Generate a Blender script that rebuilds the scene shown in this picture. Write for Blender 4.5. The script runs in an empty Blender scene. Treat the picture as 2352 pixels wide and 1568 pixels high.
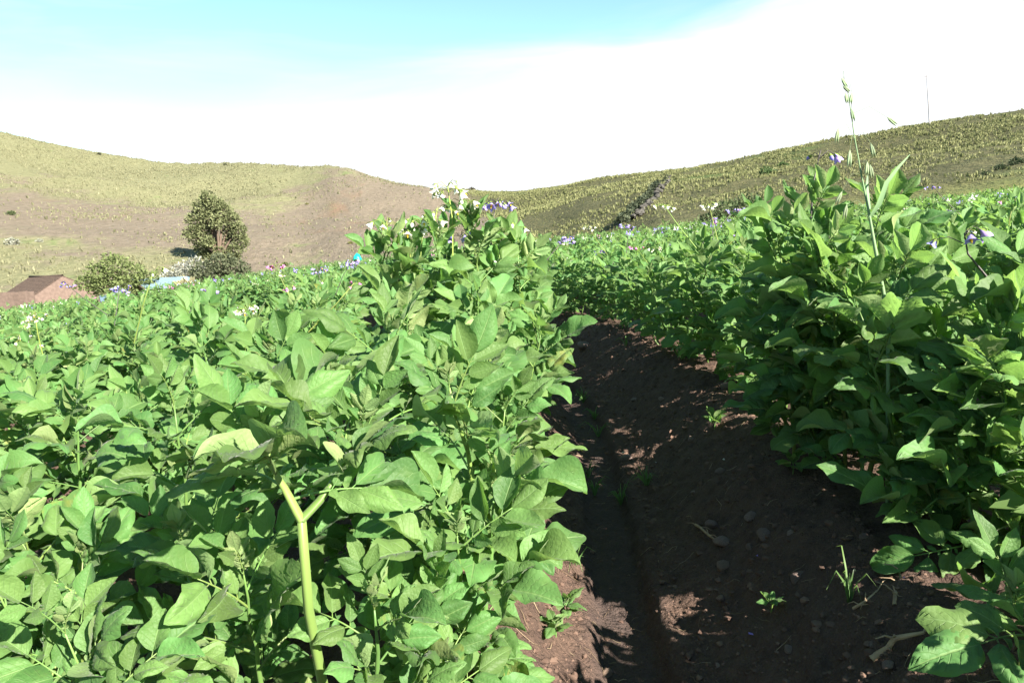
import bpy, math, random
import numpy as np
from mathutils import Vector, Matrix, noise

SC = bpy.context.scene
COL = SC.collection
R = math.radians
rng = random.Random(7)

# ------------------------------------------------------------------ camera, sky, sun, exposure
CAM_Z, PITCH, ROLL, FOC = 1.02, R(9.7), R(4.0), 0.688
_r0, _u0, _f = Vector((1, 0, 0)), Vector((0, math.sin(PITCH), math.cos(PITCH))), Vector((0, math.cos(PITCH), -math.sin(PITCH)))
_r = _r0 * math.cos(ROLL) - _u0 * math.sin(ROLL)
_u = _u0 * math.cos(ROLL) + _r0 * math.sin(ROLL)
CAM = Vector((0, 0, CAM_Z))
cd = bpy.data.cameras.new('camera')
cd.sensor_width = 36; cd.lens = 36 * FOC; cd.clip_start = 0.05; cd.clip_end = 6000
co = bpy.data.objects.new('camera', cd); COL.objects.link(co)
co.matrix_world = Matrix(((_r.x, _u.x, -_f.x, CAM.x), (_r.y, _u.y, -_f.y, CAM.y), (_r.z, _u.z, -_f.z, CAM.z), (0, 0, 0, 1)))
SC.camera = co

SUN_AZ, SUN_EL = R(134), R(32)          # clockwise from +Y (the way the camera looks), above the horizon
SUN_DIR = Vector((math.sin(SUN_AZ) * math.cos(SUN_EL), math.cos(SUN_AZ) * math.cos(SUN_EL), math.sin(SUN_EL)))
sl = bpy.data.lights.new('sun', 'SUN'); sl.energy = 5.0; sl.angle = R(0.5); sl.color = (1.0, 0.93, 0.80)
so = bpy.data.objects.new('sun', sl); COL.objects.link(so)
so.rotation_euler = SUN_DIR.to_track_quat('Z', 'Y').to_euler()
so.location = (20, 0, 30)

SC.view_settings.view_transform = 'Standard'; SC.view_settings.look = 'None'
SC.view_settings.gamma = 1; SC.view_settings.use_curve_mapping = False
SC.view_settings.exposure = 2.12
SC.cycles.use_denoising = True
SC.cycles.max_bounces = 8; SC.cycles.diffuse_bounces = 5; SC.cycles.glossy_bounces = 2; SC.cycles.transmission_bounces = 5
SC.cycles.caustics_reflective = False; SC.cycles.caustics_refractive = False

W = bpy.data.worlds.new('World'); SC.world = W; W.use_nodes = True
nt = W.node_tree; N = nt.nodes; L = nt.links
bg = N['Background']; bg.inputs['Strength'].default_value = 0.066
sky = N.new('ShaderNodeTexSky'); sky.sky_type = 'NISHITA'; sky.sun_disc = False
sky.sun_elevation = SUN_EL; sky.sun_rotation = SUN_AZ; sky.altitude = 3800; sky.air_density = 0.85; sky.dust_density = 0.05; sky.ozone_density = 1.0
tint = N.new('ShaderNodeMix'); tint.data_type = 'RGBA'; tint.blend_type = 'MULTIPLY'; tint.inputs[0].default_value = 1
L.new(sky.outputs[0], tint.inputs[6]); tint.inputs[7].default_value = (1.42, 1.58, 1.20, 1)
tc = N.new('ShaderNodeTexCoord')
sx = N.new('ShaderNodeSeparateXYZ'); L.new(tc.outputs['Generated'], sx.inputs[0])
def wmath(op, a, b=None, c=None, clamp=False):
    n = N.new('ShaderNodeMath'); n.operation = op; n.use_clamp = clamp
    for i, v in enumerate((a, b, c)):
        if v is None: continue
        if isinstance(v, (int, float)): n.inputs[i].default_value = v
        else: L.new(v, n.inputs[i])
    return n.outputs[0]
# a bank of thin cloud lies along the horizon, taller towards the sun; streaks of cirrus above it
mp = N.new('ShaderNodeMapping'); mp.inputs['Rotation'].default_value = (0, 0, R(-18)); mp.inputs['Scale'].default_value = (1.0, 2.2, 7.0)
L.new(tc.outputs['Generated'], mp.inputs[0])
n1 = N.new('ShaderNodeTexNoise'); n1.inputs['Scale'].default_value = 2.3; n1.inputs['Detail'].default_value = 7; n1.inputs['Roughness'].default_value = 0.55; n1.inputs['Distortion'].default_value = 0.4
L.new(mp.outputs[0], n1.inputs['Vector'])
n2 = N.new('ShaderNodeTexNoise'); n2.inputs['Scale'].default_value = 1.6; n2.inputs['Detail'].default_value = 3
L.new(tc.outputs['Generated'], n2.inputs['Vector'])
top = wmath('MULTIPLY_ADD', wmath('MULTIPLY', sx.outputs['X'], sx.outputs['X']), -0.05, wmath('MULTIPLY_ADD', sx.outputs['X'], 0.15, 0.186))             # height of the bank (sine of elevation)
d = wmath('SUBTRACT', top, sx.outputs['Z'])
d = wmath('MULTIPLY_ADD', wmath('SUBTRACT', n1.outputs['Fac'], 0.5), 0.17, d)
d = wmath('MULTIPLY_ADD', wmath('SUBTRACT', n2.outputs['Fac'], 0.5), 0.07, d)
mr = N.new('ShaderNodeMapRange'); mr.interpolation_type = 'SMOOTHSTEP'
mr.inputs['From Min'].default_value = -0.065; mr.inputs['From Max'].default_value = 0.035; L.new(d, mr.inputs[0])
streak = N.new('ShaderNodeMapRange'); streak.inputs['From Min'].default_value = 0.5; streak.inputs['From Max'].default_value = 0.85; streak.inputs['To Max'].default_value = 0.55
L.new(n1.outputs['Fac'], streak.inputs[0])
fade = N.new('ShaderNodeMapRange'); fade.interpolation_type = 'SMOOTHSTEP'; fade.inputs['From Min'].default_value = 0.50; fade.inputs['From Max'].default_value = 0.22
L.new(sx.outputs['Z'], fade.inputs[0])       # the cirrus thins out towards the clear sky overhead
cf = wmath('MAXIMUM', mr.outputs[0], wmath('MULTIPLY', streak.outputs[0], fade.outputs[0]), clamp=True)
cm = N.new('ShaderNodeMix'); cm.data_type = 'RGBA'; L.new(cf, cm.inputs[0]); L.new(tint.outputs[2], cm.inputs[6])
cm.inputs[7].default_value = (3.95, 4.05, 4.2, 1)
L.new(cm.outputs[2], bg.inputs['Color'])

# ------------------------------------------------------------------ helpers
def ray(u, v):      # direction through a point of the 2352 x 1568 picture
    return (_f + _r * ((u - 1176) / 1618.0) + _u * ((784 - v) / 1618.0))
def at(u, v, depth):
    return CAM + ray(u, v) * depth

class MB:
    """collects verts / faces / uv / material index, builds ONE mesh"""
    def __init__(s): s.V = []; s.F = []; s.UV = []; s.M = []; s.RN = []; s.n = 0
    def add(s, V, F, UV=None, mat=0, M=None, rn=0.0):
        V = np.asarray(V, dtype=np.float64)
        if M is not None:
            A = np.array(M); V = V @ A[:3, :3].T + A[:3, 3]
        s.V.append(V); s.UV.append(np.zeros((len(V), 2)) if UV is None else np.asarray(UV))
        n = s.n; s.F.extend([tuple(i + n for i in f) for f in F]); s.M.extend([mat] * len(F))
        s.RN.append(np.full(len(V), rn)); s.n += len(V)
    def mesh(s, name, mats, smooth=True):
        me = bpy.data.meshes.new(name)
        V = np.concatenate(s.V); UV = np.concatenate(s.UV); RN = np.concatenate(s.RN)
        lv = np.fromiter((i for f in s.F for i in f), dtype=np.int32); lt = np.fromiter((len(f) for f in s.F), dtype=np.int32)
        return raw_mesh(name, V, lv, lt, UV, np.array(s.M, dtype=np.int32), RN, mats, smooth)
def raw_mesh(name, V, lv, lt, UV, MI, RN, mats, smooth=True):
    me = bpy.data.meshes.new(name)
    me.vertices.add(len(V)); me.vertices.foreach_set('co', np.ascontiguousarray(V, dtype=np.float32).ravel())
    me.loops.add(len(lv)); me.loops.foreach_set('vertex_index', lv.astype(np.int32))
    ls = np.zeros(len(lt), dtype=np.int32); ls[1:] = np.cumsum(lt)[:-1]
    me.polygons.add(len(lt)); me.polygons.foreach_set('loop_start', ls); me.polygons.foreach_set('loop_total', lt.astype(np.int32))
    if MI is not None: me.polygons.foreach_set('material_index', MI.astype(np.int32))
    me.polygons.foreach_set('use_smooth', np.full(len(lt), smooth, dtype=bool))
    if UV is not None:
        ul = me.uv_layers.new(name='UVMap'); ul.data.foreach_set('uv', np.ascontiguousarray(UV[lv], dtype=np.float32).ravel())
    if RN is not None:
        at_ = me.attributes.new('tone', 'FLOAT', 'POINT'); at_.data.foreach_set('value', np.ascontiguousarray(RN, dtype=np.float32))
    for m in mats: me.materials.append(m)
    me.update(calc_edges=True)
    return me
def link(name, me, parent=None, M=None):
    o = bpy.data.objects.new(name, me); COL.objects.link(o)
    if parent is not None: o.parent = parent
    if M is not None: o.matrix_basis = M
    return o
def tag(o, label=None, cat=None, group=None, kind=None):
    if label: o['label'] = label
    if cat: o['category'] = cat
    if group: o['group'] = group
    if kind: o['kind'] = kind
    return o
def empty(name, loc, rz=0):
    o = bpy.data.objects.new(name, None); COL.objects.link(o); o.location = loc; o.rotation_euler = (0, 0, rz); o.empty_display_size = 0.1
    return o
def tube(pts, rad, n=6, cap=True, rib=0.0):
    pts = [Vector(p) for p in pts]; V = []; F = []; UV = []
    ref = Vector((0.31, 0.87, 0.21)).normalized()
    for i, p in enumerate(pts):
        t = (pts[min(i + 1, len(pts) - 1)] - pts[max(i - 1, 0)]).normalized()
        a = t.cross(ref)
        if a.length < 0.05: a = t.cross(Vector((1, 0, 0)))
        a.normalize(); b = t.cross(a)
        for k in range(n):
            an = 2 * math.pi * k / n
            V.append(p + (a * math.cos(an) + b * math.sin(an)) * rad[i] * (1 + rib * math.cos(3 * an + i * .3))); UV.append((k / n, i / max(1, len(pts) - 1)))
    for i in range(len(pts) - 1):
        for k in range(n):
            F.append((i * n + k, i * n + (k + 1) % n, (i + 1) * n + (k + 1) % n, (i + 1) * n + k))
    if cap: F.append(tuple(range((len(pts) - 1) * n, len(pts) * n)))
    return np.array([tuple(v) for v in V]), F, np.array(UV)
def basis(y, z, o=(0, 0, 0), s=1.0):
    y = Vector(y).normalized(); z = Vector(z); z = (z - y * z.dot(y))
    if z.length < 1e-4: z = Vector((1, 0, 0)) - y * y.x
    z.normalize(); x = y.cross(z)
    return Matrix(((x.x * s, y.x * s, z.x * s, o[0]), (x.y * s, y.y * s, z.y * s, o[1]), (x.z * s, y.z * s, z.z * s, o[2]), (0, 0, 0, 1)))
def sstep(a, b, x):
    t = np.clip((x - a) / (b - a), 0, 1); return t * t * (3 - 2 * t)
def fbm(x, y, z=0.0, oct_=4): return noise.fractal(Vector((x, y, z)), 1.0, 2.0, oct_)

# ------------------------------------------------------------------ materials
def mat(name):
    m = bpy.data.materials.new(name); m.use_nodes = True
    nt = m.node_tree; nt.nodes.clear()
    out = nt.nodes.new('ShaderNodeOutputMaterial')
    return m, nt, out
class NT:
    def __init__(s, nt): s.nt = nt
    def n(s, t, **kw):
        nd = s.nt.nodes.new('ShaderNode' + t)
        for k, v in kw.items(): setattr(nd, k, v)
        return nd
    def l(s, a, b): s.nt.links.new(a, b)
    def math(s, op, a, b=None, c=None, clamp=False):
        nd = s.n('Math', operation=op, use_clamp=clamp)
        for i, v in enumerate((a, b, c)):
            if v is None: continue
            if isinstance(v, (int, float)): nd.inputs[i].default_value = v
            else: s.l(v, nd.inputs[i])
        return nd.outputs[0]
    def mix(s, fac, a, b, blend='MIX'):
        nd = s.n('Mix', data_type='RGBA', blend_type=blend)
        for i, v in ((0, fac), (6, a), (7, b)):
            if isinstance(v, (int, float)): nd.inputs[i].default_value = v
            elif isinstance(v, tuple): nd.inputs[i].default_value = v + (1,) if len(v) == 3 else v
            else: s.l(v, nd.inputs[i])
        return nd.outputs[2]
    def noise(s, scale, detail=4, rough=0.55, vec=None, dist=0):
        nd = s.n('TexNoise'); nd.inputs['Scale'].default_value = scale; nd.inputs['Detail'].default_value = detail
        nd.inputs['Roughness'].default_value = rough; nd.inputs['Distortion'].default_value = dist
        if vec is not None: s.l(vec, nd.inputs['Vector'])
        return nd.outputs['Fac']
    def range(s, x, a, b, c=0.0, d=1.0, smooth=True):
        nd = s.n('MapRange'); nd.interpolation_type = 'SMOOTHSTEP' if smooth else 'LINEAR'
        s.l(x, nd.inputs[0])
        for i, v in zip((1, 2, 3, 4), (a, b, c, d)): nd.inputs[i].default_value = v
        return nd.outputs[0]
    def bump(s, h, strength, dist):
        nd = s.n('Bump'); nd.inputs['Strength'].default_value = strength; nd.inputs['Distance'].default_value = dist; s.l(h, nd.inputs['Height'])
        return nd.outputs[0]
    def attr(s, name):
        nd = s.n('Attribute'); nd.attribute_name = name; return nd

def leaf_material(name, top, under, vein, trans, tl=0.48, veins=True, yellow=0.0, rough=0.55):
    m, nt, out = mat(name); g = NT(nt)
    obj = g.n('ObjectInfo').outputs['Random']
    tone = g.math('FRACT', g.math('ADD', g.attr('tone').outputs['Fac'], obj))
    geo = g.n('NewGeometry'); back = geo.outputs['Backfacing']
    base = g.mix(back, top, under)
    hs = g.n('HueSaturation'); g.l(base, hs.inputs['Color'])
    g.l(g.math('MULTIPLY_ADD', tone, 0.046, 0.474), hs.inputs['Hue'])
    g.l(g.math('MULTIPLY_ADD', g.math('FRACT', g.math('MULTIPLY', tone, 7.31)), 0.6, 0.72), hs.inputs['Value'])
    hs.inputs['Saturation'].default_value = 1.0
    col = hs.outputs[0]; normal = None
    uv = g.n('UVMap'); sp = g.n('SeparateXYZ'); g.l(uv.outputs[0], sp.inputs[0])
    ob = g.n('TexCoord').outputs['Object']
    if veins:
        a = g.math('ABSOLUTE', g.math('MULTIPLY_ADD', sp.outputs[0], 2, -1))
        ph = g.math('FRACT', g.math('MULTIPLY_ADD', sp.outputs[1], 7.0, g.math('MULTIPLY', a, -2.0)))
        tri = g.math('ABSOLUTE', g.math('MULTIPLY_ADD', ph, 2, -1))           # 1 on the vein
        side = g.math('MULTIPLY', g.range(tri, 0.83, 1.0), g.range(a, 0.95, 0.55))
        mid = g.range(a, 0.075, 0.02)
        vn = g.math('MAXIMUM', g.math('MULTIPLY', side, 0.55), mid)
        col = g.mix(g.math('MULTIPLY', vn, 0.75), col, vein)
        fine = g.noise(260, 3, 0.6, ob)
        cell = g.n('TexVoronoi'); cell.inputs['Scale'].default_value = 170; g.l(ob, cell.inputs['Vector'])
        h = g.math('ADD', g.math('MULTIPLY', vn, -0.9), g.math('ADD', g.math('MULTIPLY', cell.outputs['Distance'], -0.55), g.math('MULTIPLY', fine, 0.4)))
        col = g.mix(g.range(g.noise(55, 3, 0.6, ob), 0.45, 0.75, 0, 0.22), col, (top[0] * 1.5 + .01, top[1] * 1.2, top[2] * 1.1))
        normal = g.bump(h, 0.6, 0.0018)
    if yellow:
        blotch = g.math('MULTIPLY', g.range(g.noise(38, 3, 0.6, ob), 0.42, 0.62), g.range(g.math('FRACT', g.math('MULTIPLY', tone, 13.7)), 0.965, 1.0))
        col = g.mix(g.math('MULTIPLY', blotch, yellow), col, (0.36, 0.26, 0.05))
    p = g.n('BsdfPrincipled'); g.l(col, p.inputs['Base Color']); p.inputs['Roughness'].default_value = rough
    p.inputs['Specular IOR Level'].default_value = 0.32
    p.inputs['Sheen Weight'].default_value = 0.10; p.inputs['Sheen Roughness'].default_value = 0.4
    t = g.n('BsdfTranslucent')
    tcol = g.mix(0.5, col, trans); g.l(tcol, t.inputs['Color'])
    if normal is not None: g.l(normal, p.inputs['Normal']); g.l(normal, t.inputs['Normal'])
    mx = g.n('MixShader'); mx.inputs[0].default_value = tl; g.l(p.outputs[0], mx.inputs[1]); g.l(t.outputs[0], mx.inputs[2])
    g.l(mx.outputs[0], out.inputs[0])
    return m
def simple(name, c, rough=0.8, var=0.25, scale=20, c2=None, bump=0.0, bscale=60, spec=0.3, metallic=0.0):
    m, nt, out = mat(name); g = NT(nt)
    ob = g.n('TexCoord').outputs['Object']; rn = g.n('ObjectInfo').outputs['Random']
    c2 = c2 or tuple(x * (1 - var) for x in c)
    col = g.mix(g.range(g.noise(scale, 5, 0.6, ob), 0.35, 0.65), c, c2)
    hs = g.n('HueSaturation'); g.l(col, hs.inputs['Color']); g.l(g.math('MULTIPLY_ADD', rn, var, 1 - var / 2), hs.inputs['Value'])
    p = g.n('BsdfPrincipled'); g.l(hs.outputs[0], p.inputs['Base Color']); p.inputs['Roughness'].default_value = rough; p.inputs['Specular IOR Level'].default_value = spec
    p.inputs['Metallic'].default_value = metallic
    if bump: g.l(g.bump(g.noise(bscale, 6, 0.65, ob), 1.0, bump), p.inputs['Normal'])
    g.l(p.outputs[0], out.inputs[0]); return m
def toned(name, ca, cb, tl=0.0, rough=0.7):      # colour runs from ca to cb with the mesh's tone attribute
    m, nt, out = mat(name); g = NT(nt)
    col = g.mix(g.attr('tone').outputs['Fac'], ca, cb)
    p = g.n('BsdfPrincipled'); g.l(col, p.inputs['Base Color']); p.inputs['Roughness'].default_value = rough; p.inputs['Specular IOR Level'].default_value = 0.2
    if tl:
        t = g.n('BsdfTranslucent'); g.l(col, t.inputs['Color'])
        mx = g.n('MixShader'); mx.inputs[0].default_value = tl; g.l(p.outputs[0], mx.inputs[1]); g.l(t.outputs[0], mx.inputs[2]); g.l(mx.outputs[0], out.inputs[0])
    else: g.l(p.outputs[0], out.inputs[0])
    return m

M_LEAF = leaf_material('potato_leaf', (0.102, 0.205, 0.060), (0.230, 0.325, 0.130), (0.19, 0.31, 0.11), (0.20, 0.42, 0.04), yellow=0.4)
M_LEAF_FAR = leaf_material('potato_leaf_distant', (0.102, 0.202, 0.060), (0.215, 0.308, 0.122), (0.1, 0.2, 0.05), (0.20, 0.42, 0.04), veins=False)
M_STEM = leaf_material('potato_stem', (0.125, 0.215, 0.055), (0.125, 0.215, 0.055), (0.2, 0.3, 0.06), (0.3, 0.42, 0.05), tl=0.18, veins=False, rough=0.4)
M_FSTALK = leaf_material('flower_stalk', (0.20, 0.27, 0.06), (0.20, 0.27, 0.06), (0.2, 0.3, 0.06), (0.3, 0.4, 0.06), tl=0.2, veins=False)
M_DSTALK = simple('flower_stalk_dark', (0.07, 0.06, 0.06), 0.5)
M_WHITE = leaf_material('petal_white', (0.80, 0.80, 0.74), (0.80, 0.80, 0.74), (0.8, 0.8, 0.7), (0.85, 0.85, 0.75), tl=0.35, veins=False)
M_VIOLET = leaf_material('petal_violet', (0.34, 0.27, 0.72), (0.38, 0.31, 0.74), (0.4, 0.3, 0.8), (0.45, 0.35, 0.85), tl=0.35, veins=False)
M_PINK = leaf_material('petal_magenta', (0.50, 0.13, 0.40), (0.55, 0.2, 0.45), (0.5, 0.2, 0.4), (0.6, 0.2, 0.5), tl=0.3, veins=False)
M_ANTHER = simple('anther_yellow', (0.62, 0.40, 0.03))
M_SEPAL = simple('sepal_green', (0.16, 0.22, 0.05))
# ------------------------------------------------------------------ the ground: furrowed field, valley and hills
PER, TR = 1.15, 0.12            # row spacing; where the trench of the nearest furrow lies (row coordinate)
def bend(y):                    # the rows run straight, then sweep to the left
    y = np.asarray(y, dtype=float)
    a = np.clip(y - 3, 0, 6)
    return 0.075 * np.minimum(y, 3) + 0.075 * a - 0.0521 * a * a - 0.55 * np.maximum(y - 9, 0)
def plane(x, y): return 0.035 * x - 0.026 * y + 0.016 * np.minimum(np.asarray(x, float) + 1, 0) - 0.0009 * np.minimum(np.asarray(x, float) + 2, 0) ** 2
def furrow(x, y):
    q = np.asarray(x) - bend(y)
    e = (q - TR + 0.445) % PER - 0.445          # -0.445 .. 0.705
    return np.where(e < 0, 0.25 * sstep(0.09, 0.36, -e), 0.25 * sstep(0.13, 0.60, e)) - 0.055 * (1 - sstep(0.055, 0.105, np.abs(e))), e
def gz(x, y):
    return float(plane(x, y) + furrow(x, y)[0])
def ground_hit(u, v):
    dr = ray(u, v); t = 0.4
    while t < 60:
        p = CAM + dr * t
        if p.z < gz(p.x, p.y): break
        t *= 1.004
    return CAM + dr * t

def axis(fine0, fine1, step, lo, hi, grow):
    a = list(np.arange(fine0, fine1, step)); st = step; x = a[-1]
    while x < hi: st = min(st * grow, 0.5); x += st; a.append(x)
    st = step; x = fine0; pre = []
    while x > lo: st = min(st * grow, 0.5); x -= st; pre.append(x)
    return np.array(pre[::-1] + a)
xs = axis(-1.15, 1.55, 0.0115, -34, 34, 1.09)
ys = []; y = 0.75
while y < 34: ys.append(y); y += min(0.4, 0.0075 * max(y, .9) ** 1.25)
ys = np.array(list(np.arange(-4, .75, 0.16)) + ys)
X, Y = np.meshgrid(xs, ys)
Z, E = furrow(X, Y); Z = Z + plane(X, Y)
fl = np.zeros(X.shape); bed_shade = np.zeros(X.shape)
for j in range(X.shape[0]):
    yy = Y[j, 0]
    if yy < 0.6 or yy > 8: continue
    for i in range(X.shape[1]):
        xx = X[j, i]
        if xx < -1.2 or xx > 1.6: continue
        e = E[j, i]
        k = 0.30 if -.06 < e < .06 else 1.0
        n_ = 0.020 * fbm(xx * 4, yy * 4, 3, 3) + k * (0.012 * fbm(xx * 17, yy * 17, 9, 3))
        c = noise.cell_vector(Vector((xx * 24 + 2 * fbm(xx * 9, yy * 9, 1, 2), yy * 24, 0)))
        n_ += k * 0.011 * (c.x - .5) if 1.0 < k * 2 else 0
        rd = noise.fractal(Vector((xx * 40, yy * 40, 5)), 1.0, 2.0, 2)
        fl[j, i] = n_ + k * 0.006 * max(0, rd)
Z = Z + fl
nx, ny = len(xs), len(ys)
idx = np.arange(nx * ny).reshape(ny, nx)
quads = np.stack([idx[:-1, :-1], idx[:-1, 1:], idx[1:, 1:], idx[1:, :-1]], -1).reshape(-1, 4)
V = np.stack([X.ravel(), Y.ravel(), Z.ravel()], -1)
bed = np.exp(-(E / 0.10) ** 4).ravel()

m, nt, out = mat('field_soil'); g = NT(nt)
pos = g.n('NewGeometry').outputs['Position']
big = g.noise(2.2, 4, .55, pos); med = g.noise(19, 6, .62, pos); fin = g.noise(120, 5, .7, pos)
vor = g.n('TexVoronoi'); vor.inputs['Scale'].default_value = 42; vor.inputs['Randomness'].default_value = 1; g.l(pos, vor.inputs['Vector'])
vor2 = g.n('TexVoronoi'); vor2.inputs['Scale'].default_value = 130; g.l(pos, vor2.inputs['Vector'])
col = g.mix(g.range(med, .35, .68), (0.120, 0.078, 0.060), (0.078, 0.051, 0.042))
col = g.mix(g.math('MULTIPLY', g.range(fin, .52, .70), .55), col, (0.185, 0.118, 0.088))
col = g.mix(g.math('MULTIPLY', g.range(big, .45, .65), .35), col, (0.080, 0.052, 0.044))
col = g.mix(g.math('MULTIPLY', g.attr('tone').outputs['Fac'], .55), col, (0.062, 0.050, 0.050))     # shade of the trench bed painted into the soil colour, darker and cooler
h = g.math('ADD', g.math('MULTIPLY', med, 1.0), g.math('ADD', g.math('MULTIPLY', fin, .55), g.math('MULTIPLY', g.math('ADD', vor.outputs['Distance'], g.math('MULTIPLY', vor2.outputs['Distance'], .5)), -.45)))
p = g.n('BsdfPrincipled'); g.l(col, p.inputs['Base Color']); p.inputs['Roughness'].default_value = .92; p.inputs['Specular IOR Level'].default_value = .18
g.l(g.bump(h, 1.0, .026), p.inputs['Normal']); g.l(p.outputs[0], out.inputs[0])
M_SOIL = m
me = raw_mesh('ground', V, quads.ravel(), np.full(len(quads), 4), None, None, bed, [M_SOIL])
tag(link('ground', me), kind='structure')

# -- valley floor and hills: one sheet in rings, from under the field to beyond the skyline
SKY = [(-400, 262), (-200, 268), (0, 299), (100, 324), (200, 345), (300, 360), (370, 371), (430, 374), (540, 372), (600, 375), (690, 381), (760, 379), (800, 386), (830, 394),
       (880, 411), (950, 427), (1010, 435), (1080, 436), (1180, 440), (1250, 433), (1350, 415), (1450, 403), (1550, 392), (1650, 376), (1750, 354),
       (1850, 334), (1950, 316), (2050, 299), (2150, 280), (2250, 264), (2352, 249), (2600, 215), (3000, 190)]
sa, se = [], []
for u, v in SKY:
    dr = ray(u, v); sa.append(math.degrees(math.atan2(dr.x, dr.y))); se.append(dr.z / math.hypot(dr.x, dr.y))
sa = [-180, -110, -70] + sa + [75, 110, 180]; se = [.04, .09, .14] + se + [.2, .12, .04]
AZ = [-180, -60, -30, -16, -12, -6, -3, 4, 12, 36, 60, 180]
RID = np.interp
def prof(a):    # by bearing: ridge distance, foot distance, foot height, far-field level
    R_ = np.interp(a, AZ, [420, 430, 420, 330, 300, 290, 300, 300, 240, 215, 220, 420])
    rf = np.interp(a, AZ, [90, 84, 86, 110, 110, 95, 90, 80, 52, 46, 46, 90])
    zf = np.interp(a, AZ, [-6, -7, -6.6, -6.5, -5.5, -4.0, -3.4, -2.2, -.5, 1.2, 1.2, -6])
    return R_, rf, zf
def terrain(x, y):
    x = np.asarray(x, float); y = np.asarray(y, float)
    r = np.hypot(x, y); a = np.degrees(np.arctan2(x, y))
    R_, rf, zf = prof(a); zr = CAM_Z + np.interp(a, sa, se) * R_
    t = (r - rf) / (R_ - rf); tc_ = np.clip(t, 0, 1)
    hill = zf + (zr - zf) * (0.28 * tc_ ** 2 + 0.72 * tc_)
    f0 = 31.0
    s = np.clip((r - f0) / (rf - f0), 0, 1); pl = plane(x * f0 / np.maximum(r, f0), y * f0 / np.maximum(r, f0)) - .30
    near = pl + (zf - pl) * (s * s * (3 - 2 * s))
    z = np.where(r < rf, near, hill)
    z = np.where(t > 1, zr - (r - R_) * .22, z)
    return z, tc_, t
azs = np.concatenate([np.arange(-180, -48, 4.0), np.arange(-48, 52, 0.22), np.arange(52, 180, 4.0)])
rs = np.concatenate([np.array([0.5, 8, 16, 22, 26, 30]), np.geomspace(33, 520, 150), np.array([600, 800, 1200, 2500])])
RR, AA = np.meshgrid(rs, np.radians(azs))
TX, TY = RR * np.sin(AA), RR * np.cos(AA)
TZ, TT, T_ = terrain(TX, TY)
HN = np.zeros(TX.shape)
for i in range(TX.shape[0]):
    for j in range(TX.shape[1]):
        if 33 < RR[i, j] < 530 and -50 < azs[i] < 52:
            x, y = TX[i, j], TY[i, j]
            amp = 9.0 * min(1, 4 * TT[i, j] * (1 - TT[i, j])) * (RR[i, j] / 300)
            HN[i, j] = amp * (.75 * fbm(x / 95, y / 95, 2.3, 3)) + min(1, TT[i, j] * 6) * .5 * fbm(x / 9, y / 9, 4.1, 3)
TZ = TZ + HN
na, nr = len(azs), len(rs)
idx = np.arange(na * nr).reshape(na, nr)
nxt = np.concatenate([idx[1:], idx[:1]])
quads = np.stack([idx[:, :-1], idx[:, 1:], nxt[:, 1:], nxt[:, :-1]], -1).reshape(-1, 4)
V = np.stack([TX.ravel(), TY.ravel(), TZ.ravel()], -1)
# plant cover of the slopes: 0 bare brown earth .. 1 pale bunch grass ; side: 0 left hill, 1 right hill
AD = np.degrees(AA)
def cover(a, t, x, y):
    hi = np.interp(a, [-40, -30, -22, -18, -15, -12, -5, 0, 4, 12], [.52, .50, .48, .54, .74, .97, .99, .8, .3, .2])   # lower edge of the grassy upper slope
    c = sstep(-.22, .22, t - hi)
    low = sstep(.30, .10, t) * np.interp(a, [-40, -24, -17, -13, 0, 8], [1, 1, .55, .15, .5, .6])       # grassy foot
    return np.clip(.03 + .97 * np.maximum(c, low * .7), 0, 1)
CV = cover(AD, TT, TX, TY)
SIDE = sstep(-3.5, 0.5, AD + 6 * (TT - .5))
MEAD = sstep(1.0, .75, RR / prof(AD)[1]) + sstep(.06, .0, TT) * .6
me = raw_mesh('hillside', V, quads.ravel(), np.full(len(quads), 4), None, None, np.clip(CV, 0, 1).ravel(), [])
for nm, arr in (('side', SIDE), ('meadow', np.clip(MEAD, 0, 1))):
    a_ = me.attributes.new(nm, 'FLOAT', 'POINT'); a_.data.foreach_set('value', arr.ravel().astype(np.float32))
m, nt, out = mat('hill_earth_and_grass'); g = NT(nt)
pos = g.n('NewGeometry').outputs['Position']
mpn = g.n('Mapping'); mpn.inputs['Scale'].default_value = (1, .55, 1.8); g.l(pos, mpn.inputs[0]); mp_ = mpn.outputs[0]
nb = g.noise(.030, 5, .6, mp_, .6); nm = g.noise(.11, 6, .68, mp_, .5); nf = g.noise(.85, 5, .7, mp_); ng = g.noise(2.6, 3, .7, pos)
cv = g.math('ADD', g.attr('tone').outputs['Fac'], g.math('ADD', g.math('MULTIPLY_ADD', nb, 1.7, -.85), g.math('MULTIPLY_ADD', nm, 2.1, -1.05)))
earth = g.mix(g.range(nf, .35, .65), (0.175, 0.145, 0.112), (0.130, 0.108, 0.083))
earth = g.mix(g.math('MULTIPLY', g.range(nb, .56, .68), .55), earth, (0.20, 0.118, 0.075))           # orange scree
earth = g.mix(g.math('MULTIPLY', g.range(ng, .60, .72), .65), earth, (0.12, 0.135, 0.055))            # scattered low plants
grass = g.mix(g.range(nf, .38, .62), (0.188, 0.184, 0.104), (0.136, 0.138, 0.076))
grass = g.mix(g.math('MULTIPLY', g.range(nm, .60, .72), .6), grass, (0.10, 0.15, 0.05))
left = g.mix(g.range(cv, .22, .78), earth, grass)
rearth = g.mix(g.range(nf, .4, .6), (0.092, 0.088, 0.044), (0.060, 0.064, 0.031))
rearth = g.mix(g.math('MULTIPLY', g.range(nb, .55, .66), .8), rearth, (0.075, 0.105, 0.035))
col = g.mix(g.attr('side').outputs['Fac'], left, rearth)
mead = g.mix(g.range(nm, .4, .6), (0.16, 0.165, 0.055), (0.105, 0.135, 0.045))
col = g.mix(g.attr('meadow').outputs['Fac'], col, mead)
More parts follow.
